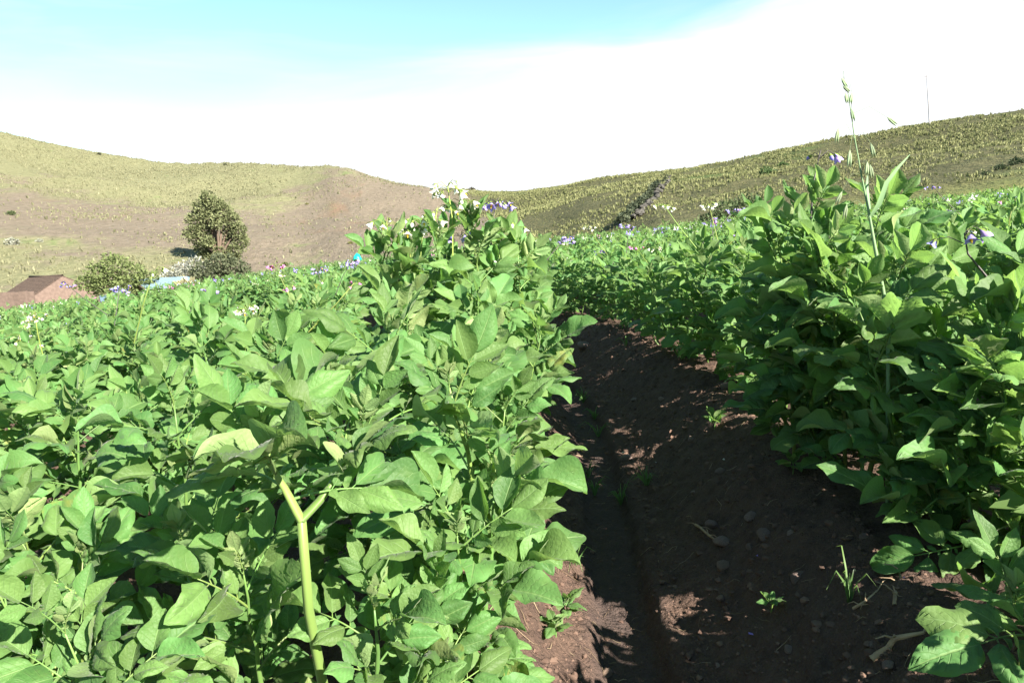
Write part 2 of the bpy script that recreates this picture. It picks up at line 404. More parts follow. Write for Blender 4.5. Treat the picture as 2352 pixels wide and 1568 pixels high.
p = g.n('BsdfPrincipled'); g.l(col, p.inputs['Base Color']); p.inputs['Roughness'].default_value = .95; p.inputs['Specular IOR Level'].default_value = .1
g.l(g.bump(g.math('ADD', nf, g.math('MULTIPLY', ng, .5)), 1.0, .7), p.inputs['Normal']); g.l(p.outputs[0], out.inputs[0])
me.materials.append(m)
tag(link('hillside', me), kind='structure')
from mathutils.bvhtree import BVHTree
HB = BVHTree.FromPolygons([tuple(v) for v in V.tolist()], quads.tolist())
def hill_z(x, y):
    h = HB.ray_cast(Vector((x, y, 300)), Vector((0, 0, -1))); return h[0].z if h[0] else 0.0
def hill_hit(u, v, mind=33):
    d = ray(u, v).normalized(); h = HB.ray_cast(CAM + d * mind, d)
    return h[0] if h[0] else CAM + d * 100

# -- bunch grass on the slopes (nobody could count it)
def tufts(name, pts, hts, tones, blades, mats, label, rs_):
    NP = len(pts); nb_ = blades
    r_ = np.random.default_rng(rs_)
    an = r_.uniform(0, 2 * np.pi, (NP, nb_)); le = r_.uniform(.15, .95, (NP, nb_)); hh = hts[:, None] * r_.uniform(.65, 1.1, (NP, nb_))
    P0 = pts[:, None, :]; ca, sa_ = np.cos(an), np.sin(an)
    rb = hts[:, None] * .22 * r_.uniform(.2, 1, (NP, nb_))
    cx, cy = P0[..., 0] + ca * rb, P0[..., 1] + sa_ * rb
    w = hts[:, None] * (.16 if blades > 6 else .22)
    tx, ty, tz = cx + ca * hh * .55 * le, cy + sa_ * hh * .55 * le, P0[..., 2] + hh * np.sqrt(1 - .45 * le ** 2)
    z0 = P0[..., 2] - .1 + 0 * cx
    A = np.stack([cx - sa_ * w, cy + ca * w, z0], -1); B = np.stack([cx + sa_ * w, cy - ca * w, z0], -1)
    mx_, my_, mz_ = (cx + tx) / 2, (cy + ty) / 2, z0 * .4 + tz * .6
    C_ = np.stack([mx_ - sa_ * w * .9, my_ + ca * w * .9, mz_], -1); D_ = np.stack([mx_ + sa_ * w * .9, my_ - ca * w * .9, mz_], -1); T = np.stack([tx, ty, tz], -1)
    VV = np.stack([A, B, D_, C_, T], 2).reshape(-1, 3)
    b0 = np.arange(NP * nb_) * 5
    lv = np.stack([b0, b0 + 1, b0 + 2, b0 + 3, b0 + 3, b0 + 2, b0 + 4], -1).ravel(); lt = np.tile([4, 3], NP * nb_)
    rn = np.repeat(tones, nb_ * 5)
    o = link(name, raw_mesh(name, VV, lv, lt, None, None, rn, mats, smooth=False)); tag(o, label, 'grass', kind='stuff'); return o
M_ICHU = toned('bunch_grass', (0.130, 0.145, 0.060), (0.265, 0.270, 0.130), tl=.25)
M_PALE = toned('pale_grass', (0.14, 0.142, 0.08), (0.24, 0.235, 0.145), tl=.25)
r2 = np.random.default_rng(5)
def scatter(n, a0, a1, r0, r1, dens):
    P = []; T = []
    while len(P) < n:
        a = r2.uniform(a0, a1, 4000); r = np.sqrt(r2.uniform(r0 ** 2, r1 ** 2, 4000)); x, y = r * np.sin(np.radians(a)), r * np.cos(np.radians(a))
        _, tt, t = terrain(x, y)
        k = dens(a, tt, t, x, y) > r2.uniform(0, 1, 4000)
        for xx, yy in zip(x[k], y[k]):
            P.append((xx, yy, hill_z(xx, yy)))
            if len(P) >= n: break
    return np.array(P)
def rdens(a, tt, t, x, y):
    s = sstep(-4, 2, a + 6 * (tt - .5)) * (t > .03) * (t < 1.02)
    nz = np.array([fbm(xx / 22, yy / 22, 8, 3) for xx, yy in zip(x, y)])
    return s * np.clip(.68 + 1.9 * nz, .03, 1)
P = scatter(22000, -5, 40, 44, 310, rdens)
tufts('bunch_grass', P, np.clip(r2.lognormal(-1.0, .3, len(P)), .16, .75) * np.clip(np.hypot(P[:, 0], P[:, 1]) / 120, .55, 1.25), np.clip(r2.normal(.55, .28, len(P)), 0, 1), 8, [M_ICHU], 'yellow green bunch grass dotted over the dark hillside on the right', 11)
def ldens(a, tt, t, x, y):
    nz = np.array([fbm(xx / 30, yy / 30, 6, 3) for xx, yy in zip(x, y)])
    return np.clip(.8 * cover(a, tt, x, y) + 1.1 * nz, .06, 1) * (t > .02) * (t < 1.01)
P = scatter(20000, -40, -2, 92, 425, ldens)
tufts('pale_grass', P, np.clip(r2.lognormal(-.9, .35, len(P)), .18, .95), np.clip(r2.normal(.5, .3, len(P)), 0, 1), 4, [M_PALE], 'pale dry bunch grass growing over the brown hillside on the left', 12)
# ------------------------------------------------------------------ potato leaves
class Leaflet:
    def __init__(s, r, young=False):
        s.ser = r.uniform(.02, .045); s.W = r.uniform(.52, .68) if not young else r.uniform(.46, .58)
        s.fold = r.uniform(.15, .85) if not young else r.uniform(.15, .45)
        s.curl = r.uniform(-.45, .55); s.droop = r.uniform(.1, .95) if not young else r.uniform(-.3, .4)
        s.wav = r.uniform(.04, .095) if not young else r.uniform(.015, .04); s.ph = r.uniform(0, 6.28); s.side = r.uniform(-.08, .08); s.quilt = r.uniform(.022, .038) if not young else r.uniform(.008, .016)
        s.twist = r.uniform(-.6, .6); s.p = r.uniform(.74, .95); s.asym = r.uniform(.88, 1.12)
    def geo(s, nl, nw):     # unit length leaflet, base at the origin, along +Y, upper face +Z
        V = []; UV = []; F = []
        cy = cz = 0.0; pt = 0
        for i in range(nl + 1):
            t = i / nl
            ang = -s.droop * t * t * 1.1
            dt = t - pt; cy += math.cos(ang) * dt; cz += math.sin(ang) * dt; pt = t
            w = .5 * s.W * max(0.0, math.sin(math.pi * min(1, t ** s.p))) ** .85 * (1 - .28 * t ** 3) + (.006 if i not in (0, nl) else 0)
            ny_, nz_ = -math.sin(ang), math.cos(ang)
            tw = s.twist * t
            for j in range(nw + 1):
                q = -1 + 2 * j / nw; a = abs(q)
                ww = w * (s.asym if q > 0 else 2 - s.asym)
                x = q * ww * (1 + (s.ser * math.sin(23 * t + s.ph * 3 + q) + s.ser * .8 * math.sin(41 * t - s.ph * 2) if a > .9 and nl > 8 else 0))
                z = s.fold * a * ww - s.curl * a * a * a * ww * 1.6
                z += s.quilt * math.sin(2 * math.pi * (7 * t - 2.0 * a) - math.pi / 2) * math.sin(math.pi * min(1, a * 1.02)) * (1 if 0 < i < nl else 0)
                z += s.wav * math.sin(9.5 * t + s.ph + (2.1 if q > 0 else 0)) * a * a * min(1, 5 * t * (1 - t))
                zz = z + tw * x
                V.append((x + s.side * t * t, cy + ny_ * zz, cz + nz_ * zz)); UV.append((q * .5 + .5, t))
        for i in range(nl):
            for j in range(nw):
                a = i * (nw + 1) + j
                F.append((a, a + 1, a + nw + 2, a + nw + 1))
        return np.array(V), F, np.array(UV)
    def tri(s):             # folded two-triangle version for the far crop
        w = .5 * s.W; z = s.fold * w
        return np.array([(0, 0, 0), (-w, .45, z), (0, .95, -.3 * s.droop), (w, .45, z)]), [(0, 2, 1), (0, 3, 2)], np.array([(.5, 0), (0, .5), (.5, 1), (1, .5)])
LR = random.Random(21)
MATURE = [Leaflet(LR) for _ in range(14)]; YOUNG = [Leaflet(LR, True) for _ in range(6)]
KIND = MATURE + YOUNG
G_NEAR = [k.geo(18, 10) for k in KIND]; G_MID = [k.geo(6, 4) for k in KIND]; G_FAR = [k.geo(3, 2) for k in KIND]; G_TRI = [k.tri() for k in KIND]
LS = 0.08; ME_LEAFLET = []        # leaflet meshes are stored at their usual real length
for gk in G_NEAR:
    b = MB(); b.add(gk[0] * LS, gk[1], gk[2]); ME_LEAFLET.append(b.mesh('leaflet', [M_LEAF]))

class Leaf:     # a compound leaf about 0.24 long, along +Y with its upper face to +Z
    def __init__(s, r, young=False):
        n = 8; total = r.uniform(.0, .9) if not young else r.uniform(-.1, .45); pet = .045; Lr = r.uniform(.115, .15)
        s.pts = []; s.rad = []; p = Vector((0, 0, 0)); fr = []
        sway = r.uniform(-.35, .35)
        for i in range(n + 1):
            t = i / n; an = -total * t ** 1.2 + .12; T = Vector((math.sin(sway * t), math.cos(an), math.sin(an))).normalized()
            if i: p = p + T * (Lr / n)
            s.pts.append(p.copy()); s.rad.append(.0026 * (1 - .6 * t)); fr.append((p.copy(), T))
        def frame(t):
            k = min(n - 1, int(t * n)); a = t * n - k
            P = s.pts[k].lerp(s.pts[k + 1], a); T = fr[k][1]; X = Vector((1, 0, 0)); Z = X.cross(T).normalized(); return P, T, T.cross(Z), Z
        s.lf = []; s.inter = []
        mk = (lambda: r.randrange(14)) if not young else (lambda: 14 + r.randrange(6))
        P, T, X, Z = frame(1.0 - 1e-6)
        s.lf.append((basis(T, Z + X * r.uniform(-.25, .25), P, .104 * r.uniform(.82, 1.15)), mk()))
        for q, (t0, sz) in enumerate(((.78, .088), (.50, .076), (.26, .054))):
            if q == 2 and r.random() < .3: continue
            for sg in (-1, 1):
                P, T, X, Z = frame(min(.97, t0 + r.uniform(-.03, .03)))
                al = R(r.uniform(36, 62)) if not young else R(r.uniform(38, 58))
                d_ = T * math.cos(al) + X * sg * math.sin(al) + Z * r.uniform(-.15, .35)
                st = .010
                s.lf.append((basis(d_, Z + X * sg * r.uniform(-.75, .45) + T * r.uniform(-.4, .4), P + d_.normalized() * st, sz * r.uniform(.82, 1.15)), mk()))
                s.inter.append(('stalk', P, P + d_.normalized() * st))
        for t0 in (.70, .46, .24):
            for sg in (-1, 1):
                P, T, X, Z = frame(t0 + r.uniform(-.03, .03)); al = R(r.uniform(60, 85))
                s.inter.append((basis(T * math.cos(al) + X * sg * math.sin(al), Z, P, r.uniform(.012, .026)), mk()))
    def rachis(s, b, M=None, n=5, small=True):
        b.add(*tube(s.pts, s.rad, n), mat=1, M=M)
        if not small: return
        for it in s.inter:
            if it[0] == 'stalk': b.add(*tube([it[1], it[2]], [.0014, .0012], 3, False), mat=1, M=M)
            else: b.add(*G_FAR[it[1]], mat=0, M=(M @ it[0]) if M is not None else it[0], rn=.3)
LV = [Leaf(LR) for _ in range(12)] + [Leaf(LR, True) for _ in range(5)]
ME_RACHIS, ME_LEAF, ME_LEAF_FAR = [], [], []
for lf in LV:
    b = MB(); lf.rachis(b); ME_RACHIS.append(b.mesh('leaf', [M_LEAF, M_STEM]))
    b = MB(); lf.rachis(b, n=3)
    for k, (Mx, v) in enumerate(lf.lf): b.add(*G_MID[v], M=Mx, rn=.13 * k % 1)
    ME_LEAF.append(b.mesh('leaf', [M_LEAF, M_STEM]))
    b = MB(); b.add(*tube(lf.pts[::2], lf.rad[::2], 3, False), mat=1)
    for k, (Mx, v) in enumerate(lf.lf): b.add(*G_FAR[v], M=Mx, rn=.13 * k % 1)
    ME_LEAF_FAR.append(b.mesh('leaf', [M_LEAF_FAR, M_STEM]))

# ------------------------------------------------------------------ potato flowers
def flower_mesh(r, pm, openness):
    b = MB(); V = [(0, 0, 0)]; F = []
    prof_ = [(.0035, .004), (.0075, .011), (.0075 + .008 * openness, .017 - .006 * openness)]
    for rr, zz in prof_:
        for k in range(10):
            an = math.pi * 2 * k / 10; q = rr * (1.0 if k % 2 == 0 else (.86 if rr < .008 else .62)); V.append((q * math.cos(an), q * math.sin(an), zz + (.003 if k % 2 == 0 and rr > .008 else 0)))
    for k in range(10):
        F.append((0, 1 + k, 1 + (k + 1) % 10))
        for ring in range(2):
            a = 1 + ring * 10; F.append((a + k, a + 10 + k, a + 10 + (k + 1) % 10, a + (k + 1) % 10))
    b.add(V, F, mat=0)
    b.add(*tube([(0, 0, .004), (0, 0, .012), (0, 0, .018)], [.0022, .0026, .0008], 6), mat=1)
    for k in range(5):      # sepals
        an = math.pi * 2 * (k + .5) / 5; c_, s_ = math.cos(an), math.sin(an)
        b.add([(0, 0, -.002), (.005 * c_ - .002 * s_, .005 * s_ + .002 * c_, .002), (.009 * c_, .009 * s_, .009), (.005 * c_ + .002 * s_, .005 * s_ - .002 * c_, .002)], [(0, 1, 2, 3)], mat=2)
    return b.mesh('flower', [pm, M_ANTHER, M_SEPAL])
def bud_mesh(pm):
    b = MB(); b.add(*tube([(0, 0, 0), (0, 0, .004), (0, 0, .010), (0, 0, .014)], [.001, .0036, .0038, .0008], 7), mat=0)
    b.add(*tube([(0, 0, -.001), (0, 0, .005)], [.0022, .0042], 7), mat=1)
    return b.mesh('bud', [pm, M_SEPAL])
ME_FLOWER = {c: [flower_mesh(LR, pm, o_) for o_ in (.25, .7, 1.0)] for c, pm in (('white', M_WHITE), ('violet', M_VIOLET), ('pink', M_PINK))}
ME_BUD = {c: bud_mesh(pm) for c, pm in (('white', M_WHITE), ('violet', M_VIOLET), ('pink', M_PINK))}
def inflorescence(parent, base, tip, colour, r, nf=6, nb=4, size=1.0):
    """stalk up to the tip, pedicels arching over, nodding flowers; children of the plant"""
    base, tip = Vector(base), Vector(tip); b = MB()
    md = base.lerp(tip, .55) + Vector((r.uniform(-.012, .012), r.uniform(-.012, .012), 0))
    b.add(*tube([base, md, tip], [.0028, .0022, .0017], 5)); heads = []
    for k in range(nf + nb):
        an = k * 2.4 + r.uniform(-.4, .4); out = Vector((math.cos(an), math.sin(an), 0)); ln = r.uniform(.018, .042) * size
        p0 = tip - Vector((0, 0, r.uniform(0, .025)))
        p1 = p0 + out * ln * .55 + Vector((0, 0, r.uniform(.004, .022)))
        p2 = p1 + out * ln * .45 + Vector((0, 0, -r.uniform(.002, .014)))
        b.add(*tube([p0, p1, p2], [.0011, .001, .0009], 4, False))
        heads.append((p2, (out * r.uniform(.3, 1.1) + Vector((0, 0, -1 if k < nf else -.8))).normalized(), k < nf))
    st = link('flower_stalk', b.mesh('flower_stalk', [M_FSTALK if colour != 'violet' else M_DSTALK]), parent)
    for p2, dr, op in heads:
        y = Vector((.3, .2, .9)) - dr * dr.dot(Vector((.3, .2, .9))); y.normalize(); x = y.cross(dr)
        s_ = size * r.uniform(.85, 1.2)
        M = Matrix(((x.x * s_, y.x * s_, dr.x * s_, p2.x), (x.y * s_, y.y * s_, dr.y * s_, p2.y), (x.z * s_, y.z * s_, dr.z * s_, p2.z), (0, 0, 0, 1)))
        link('flower' if op else 'flower_bud', r.choice(ME_FLOWER[colour]) if op else ME_BUD[colour], st, M)

# ------------------------------------------------------------------ potato plants
def plant_spec(r, stems, leafsize=1.0, bare=0.0):
    """stems: list of (base, top, radius) in plant space -> stem curves and leaf placements"""
    S = []; LP = []
    for base, top, rad in stems:
        base, top = Vector(base), Vector(top); H = (top - base).length; n = 9
        bow = Vector((r.uniform(-.05, .05), r.uniform(-.05, .05), 0)) * H; pts = []; rd = []
        for i in range(n + 1):
            t = i / n
            p = base.lerp(top, t); p = Vector((base.x + (top.x - base.x) * t ** .85, base.y + (top.y - base.y) * t ** .85, p.z)) + bow * math.sin(math.pi * t) + Vector((r.uniform(-1, 1), r.uniform(-1, 1), 0)) * min(.006, .009 * H) * (0 < i < n)
            pts.append(p); rd.append(rad * (1 - .80 * t ** 1.6))
        S.append((pts, rd))
        nodes = max(5, int(H / .036)); ph = r.uniform(0, 6.28)
        for k in range(nodes):
            t = .10 + .90 * (k + 1) / nodes; q = t * n; i = min(n - 1, int(q)); p = pts[i].lerp(pts[i + 1], q - i)
            ph += R(137.5) + r.uniform(-.45, .45)
            if t < bare: continue
            th = R(np.interp(t, [0, .3, .6, .85, .95, 1], [88, 70, 54, 45, 37, 28]) + r.uniform(-16, 16))
            sz = np.interp(t, [0, .2, .45, .8, .93, 1], [.55, .85, 1.05, 1.0, .85, .62]) * r.uniform(.85, 1.15) * leafsize
            d_ = Vector((math.sin(th) * math.cos(ph), math.sin(th) * math.sin(ph), math.cos(th)))
            up = Vector((0, 0, 1)) + Vector((r.uniform(-.35, .35), r.uniform(-.35, .35), 0)) + SUN_DIR * .7
            yg = t > .90
            v = 12 + r.randrange(5) if yg else r.randrange(12)
            LP.append((basis(d_, up, p + d_ * rad * .5, sz), v))
        for k in range(2):       # the folded young leaves at the growing tip
            ph += 2.1; th = R(r.uniform(8, 24)); d_ = Vector((math.sin(th) * math.cos(ph), math.sin(th) * math.sin(ph), math.cos(th)))
            LP.append((basis(d_, Vector((-d_.x, -d_.y, .2)), pts[-1], r.uniform(.26, .42) * leafsize), 12 + r.randrange(5)))
    return S, LP
def auto_stems(r, H, n=3, spread=.16, lean=(0, 0)):
    st = []; a0 = r.uniform(0, 6.28)
    for k in range(n):
        a = a0 + 6.28 * k / n + r.uniform(-.5, .5); s = spread * r.uniform(.5, 1.25); h = H * r.uniform(.78, 1.1)
        st.append(((.035 * math.cos(a), .035 * math.sin(a), -.03), (s * math.cos(a) + lean[0], s * math.sin(a) + lean[1], h), r.uniform(.0048, .0072)))
    return st
def build_plant(loc, spec, lod, r, rz=0.0):
    """lod 0: every leaflet an object; 1: every leaf an object"""
    S, LP = spec; root = empty('potato_plant', loc, rz)
    for pts, rd in S:
        b = MB(); b.add(*tube(pts, rd, 12 if lod == 0 else 5, True, .11 if lod == 0 else 0)); link('stem', b.mesh('stem', [M_STEM]), root)
    for Mx, v in LP:
        if lod == 0:
            lo = link('leaf', ME_RACHIS[v], root, Mx)
            for Ml, kv in LV[v].lf: link('leaflet', ME_LEAFLET[kv], lo, Ml @ Matrix.Diagonal((1 / LS, 1 / LS, 1 / LS, 1)))
        else: link('leaf', (ME_LEAF if lod == 1 else ME_LEAF_FAR)[v], root, Mx)
    return root
def spec_mesh(spec, r, geo, keep=1.0, n=4, lfs=7, rach=True):
    b = MB(); S, LP = spec
    for pts, rd in S: b.add(*tube(pts[::2] + [pts[-1]], rd[::2] + [rd[-1]], n, False), mat=1)
    for Mx, v in LP:
        if r.random() > keep: continue
        if rach: b.add(*tube(LV[v].pts[::4], LV[v].rad[::4], 3, False), mat=1, M=Mx)
        tn = r.random()
        for Ml, kv in LV[v].lf[:lfs]: b.add(*geo[kv], M=Mx @ Ml, rn=tn + r.uniform(-.1, .1))
    return b
FAR = []
for k in range(12):
    rr_ = random.Random(300 + k); sp = plant_spec(rr_, auto_stems(rr_, rr_.uniform(.46, .60), 3, .17), .98)
    FAR.append((sp, spec_mesh(sp, rr_, G_FAR).mesh('potato_plant', [M_LEAF_FAR, M_STEM])))

# where every plant of the field stands
plants = []
for k in range(-32, 36):
    y = -1.6
    pr = random.Random(900 + k)
    while y < 30:
        x = (-.325 + PER * k) + float(bend(y)) + pr.uniform(-.07, .07)
        if abs(x) < 32: plants.append([k, x, y + pr.uniform(-.07, .07), pr.random()])
        y += pr.uniform(.29, .42)
def project(p):
    d_ = Vector(p) - CAM; dz = d_.dot(_f)
    return (1176 + 1618 * d_.dot(_r) / dz, 784 - 1618 * d_.dot(_u) / dz, dz) if dz > .05 else (0, 0, -1)
def in_view(x, y, mrg=200):
    u, v, dz = project((x, y, gz(x, y) + .4))
    return dz > .25 and -mrg < u < 2352 + mrg and v < 1568 + 350
HERO_NEAR_Y = {0: 1.62, 1: 1.30, -1: 1.2}      # hand-placed plants stand nearer than this in these rows
vis, hid = [], []
for pl in plants:
    k, x, y, w = pl
    dd = math.hypot(x, y)
    if math.hypot(x, y) < .40: continue
    if k == 0 and .12 < y < 1.62: continue
    if k == 1 and .7 < y < 1.25: x += .10 if y < 1.02 else .2; pl[1] = x
    (vis if in_view(x, y) else hid).append((dd, k, x, y, w))
vis.sort()
# hand-placed foreground plants: stems given by where they end (picture point + depth) and where they rise
def hero(label, stems, r_seed, leafsize=1.0, group=None, flowers=(), fork=None, bare=0.0):
    r = random.Random(r_seed); S = []; bx_ = [0, 0]
    for (bu, bv, tu, tv, dep, rad) in stems:
        T = at(tu, tv, dep); gb = ground_hit(bu, bv); hv = Vector((gb.x - T.x, gb.y - T.y, 0)); hv *= min(1, .13 / max(.01, hv.length)); gb = Vector((T.x, T.y, 0)) + hv; S.append((gb, T, rad)); bx_[0] += gb.x / len(stems); bx_[1] += gb.y / len(stems)
    org = Vector((bx_[0], bx_[1], gz(*bx_)))
    st = []
    for gb, T, rad in S:
        b0 = org + (gb - org) * .6; b0.z = gz(b0.x, b0.y) - .02
        st.append((b0 - org, T - org, rad))
    if fork:
        fp = at(*fork[:3]) - org; tr_ = (st[0][0] * .5, fp)
        st = [(fp, t_, rd_) for b_, t_, rd_ in st]
    root = build_plant(org, plant_spec(r, st, leafsize, bare), 0, r)
    if fork:
        b = MB(); b.add(*tube([tr_[0], tr_[0].lerp(fp, .35) + Vector((.006, 0, 0)), tr_[0].lerp(fp, .7) - Vector((.004, 0, 0)), fp], [fork[3], fork[3] * .95, fork[3] * .85, fork[3] * .70], 15, True, .13)); link('stem', b.mesh('stem', [M_STEM]), root)
    tag(root, label, 'potato plant', group or 'potato plants standing in the furrowed field')
    for fl in flowers:
        (u0, v0, u1, v1, dep, col, nf, nb) = fl
        inflorescence(root, at(u0, v0, dep) - org, at(u1, v1, dep) - org, col, r, nf, nb, 1.45)
    return root
# left row, in front
hero('potato plant with the thick forked stem, left of the furrow in front', [(720, 1640, 590, 1030, .84, .0056), (735, 1640, 835, 1000, .92, .0052)], 23, .84, fork=(692, 1195, .86, .0076), bare=.0)
hero('leafy potato plant with an upright stem on the lit left bank', [(1050, 1400, 1032, 890, 1.18, .0085), (1085, 1420, 1135, 1130, 1.2, .0065), (1120, 1440, 1050, 1230, 1.1, .006)], 2, .86)
hero('potato plant with a pale upturned leaf cluster on a bare stem', [(905, 1250, 893, 770, 1.5, .0075), (860, 1250, 760, 880, 1.45, .006)], 3, .95)
hero('low leafy potato plant spilling out at the bottom of the picture left of the furrow', [(900, 1720, 860, 1400, .95, .006), (980, 1720, 985, 1400, 1.05, .005), (1000, 1700, 1010, 1530, 1.08, .004)], 4, .78)
hero('small potato shoot with drooping leaves beside the dark gap at the lower left', [(600, 1640, 560, 1320, .98, .005), (520, 1600, 420, 1250, 1.1, .005)], 5, .85)
hero('single low potato shoot with notched upright leaves in the bottom left corner', [(190, 1760, 150, 1455, .78, .004)], 6, .62)
hero('potato plant behind the forked stem with broad rounded leaves over the left hollow', [(560, 1240, 400, 930, 1.45, .0065), (640, 1230, 620, 830, 1.6, .0065)], 7, 1.0)
hero('potato plant in the left row just behind the upright stem at the furrow edge', [(1110, 1200, 1105, 830, 1.6, .0065), (1130, 1180, 1160, 940, 1.6, .006)], 8, .95)
# right row, in front
hero('potato plant with one low leaf spray in the bottom right corner on bare soil', [(2480, 1560, 2330, 1395, 1.12, .0045)], 9, .95)
hero('potato plant overhanging the furrow low on the right, mostly in shade', [(2330, 1330, 2180, 1000, 1.55, .0065), (2400, 1330, 2330, 860, 1.5, .007), (2250, 1300, 2050, 1130, 1.6, .0055)], 10, 1.0)
hero('potato plant with large backlit leaves cut by the right edge of the picture', [(2480, 1250, 2400, 640, 1.45, .0075), (2520, 1280, 2300, 780, 1.42, .006)], 11, 1.15, flowers=[(2270, 640, 2215, 535, 1.6, 'violet', 3, 1)])
hero('tall potato plant left of the wild oat with its leaf head against the right hill', [(1885, 860, 1868, 470, 1.95, .0085), (1840, 900, 1790, 560, 2.0, .006), (1960, 900, 1930, 660, 1.9, .006)], 12, 1.0, flowers=[(1862, 500, 1885, 345, 1.95, 'violet', 1, 2)])
hero('tall potato plant behind the wild oat stalk with a pale ribbed stem', [(1985, 860, 2020, 480, 1.95, .0085), (2080, 900, 2130, 620, 1.95, .006)], 13, 1.0)
hero('low leafy potato plant at the left picture edge above the corner shoot', [(60, 1500, 50, 1200, 1.3, .005), (150, 1480, 190, 1290, 1.25, .005), (30, 1560, -20, 1330, 1.2, .005)], 17, .85)
NAMED = 13
# left row further up, with the flowers that stand against the hills
hero('potato plant carrying the highest white flower cluster above the left row', [(990, 860, 1010, 560, 2.45, .0065), (1060, 860, 1085, 520, 2.5, .0065)], 14, .95,
     flowers=[(1040, 600, 1028, 428, 2.45, 'white', 7, 4), (1070, 560, 1058, 462, 2.5, 'white', 7, 5), (1005, 560, 1004, 478, 2.45, 'white', 2, 3)])
hero('potato plant with two white flower clusters at the left end of the tall group', [(880, 880, 880, 575, 2.35, .0065), (950, 880, 945, 590, 2.4, .006)], 15, .95,
     flowers=[(880, 600, 888, 510, 2.35, 'white', 5, 2), (945, 610, 938, 520, 2.4, 'white', 4, 3), (965, 600, 968, 500, 2.4, 'white', 3, 6)])
hero('potato plant with a violet flower cluster on a dark stalk above its leaves', [(1130, 860, 1145, 560, 2.7, .0065), (1180, 840, 1190, 590, 2.7, .006)], 16, .95,
     flowers=[(1128, 580, 1138, 462, 2.7, 'violet', 10, 4), (1170, 590, 1183, 512, 2.7, 'white', 2, 1), (1060, 640, 1060, 530, 2.5, 'violet', 4, 2)])

ORD = 'first second third fourth fifth sixth seventh eighth ninth tenth eleventh twelfth thirteenth fourteenth'.split()
def rowname(k):
    if k <= 0: return ('first', 'second', 'third', 'fourth', 'fifth', 'sixth', 'seventh', 'eighth')[min(7, -k)] + ' row left of the furrow'
    return ('first', 'second', 'third', 'fourth', 'fifth', 'sixth', 'seventh', 'eighth')[min(7, k - 1)] + ' row right of the furrow'
count = {}
NIND = 300 - 17
N0 = sum(1 for v in vis if v[0] < 2.3); 
for n, (dd, k, x, y, w) in enumerate(vis[:NIND]):
    r = random.Random(5000 + n)
    z = gz(x, y)
    count[k] = count.get(k, 0) + 1
    H = r.uniform(.40, .56) + (.09 if k == 0 and y < 4.5 else 0)
    if k == 1 and y < 1.3: H *= .85
    elif k >= 1 and y < 3.4: H *= 1.30
    lean = (r.uniform(-.05, .05), 0)
    wide = .24 if k <= -1 else .18; nst = 4 if k <= -1 else 3
    fl = None
    if w > .80: fl = 'white' if w > .90 else ('pink' if w > .885 else 'violet')
    if dd < 1.9 or dd < 2.5 and k in (0, 1):
        root = build_plant((x, y, z), plant_spec(r, auto_stems(r, H, nst, wide, lean), r.uniform(.85, 1.02)), 0, r)
    elif dd < 5.2:
        root = build_plant((x, y, z), plant_spec(r, auto_stems(r, H, nst, wide, lean), r.uniform(.85, 1.02)), 1, r)
    else:
        root = build_plant((x, y, z), plant_spec(r, auto_stems(r, H, 3, .17, lean), r.uniform(.88, 1.05)), 2, r)
    if fl and dd > 1.6:
        for q in range(r.choice((1, 1, 2))):
            bx_, by_ = r.uniform(-.12, .12), r.uniform(-.12, .12); h = H * .95
            inflorescence(root, (bx_, by_, h * .75), (bx_ * 1.3, by_ * 1.3, h + r.uniform(.05, .15)), fl, r, r.randint(3, 7), r.randint(1, 4), 1.1)
    c = count[k]; sg = 'leafy potato plant'
    if fl and dd > 1.6: sg = {'white': 'white flowered', 'violet': 'violet flowered', 'pink': 'magenta flowered'}[fl] + ' potato plant'
    if dd < 4.2 and c <= 14 and abs(k) < 6:
        tag(root, '%s, %s from the front in the %s' % (sg, ORD[c - 1], rowname(k)), 'potato plant', 'potato plants standing in the furrowed field')
    else:
        if abs(k) < 6: lb = '%s deep in the field along the %s' % (sg, rowname(k))
        else: lb = '%s in the far %s rows of the field' % (sg, 'left' if k < 0 else 'right')
        tag(root, lb, 'potato plant', lb.replace('plant ', 'plants '))
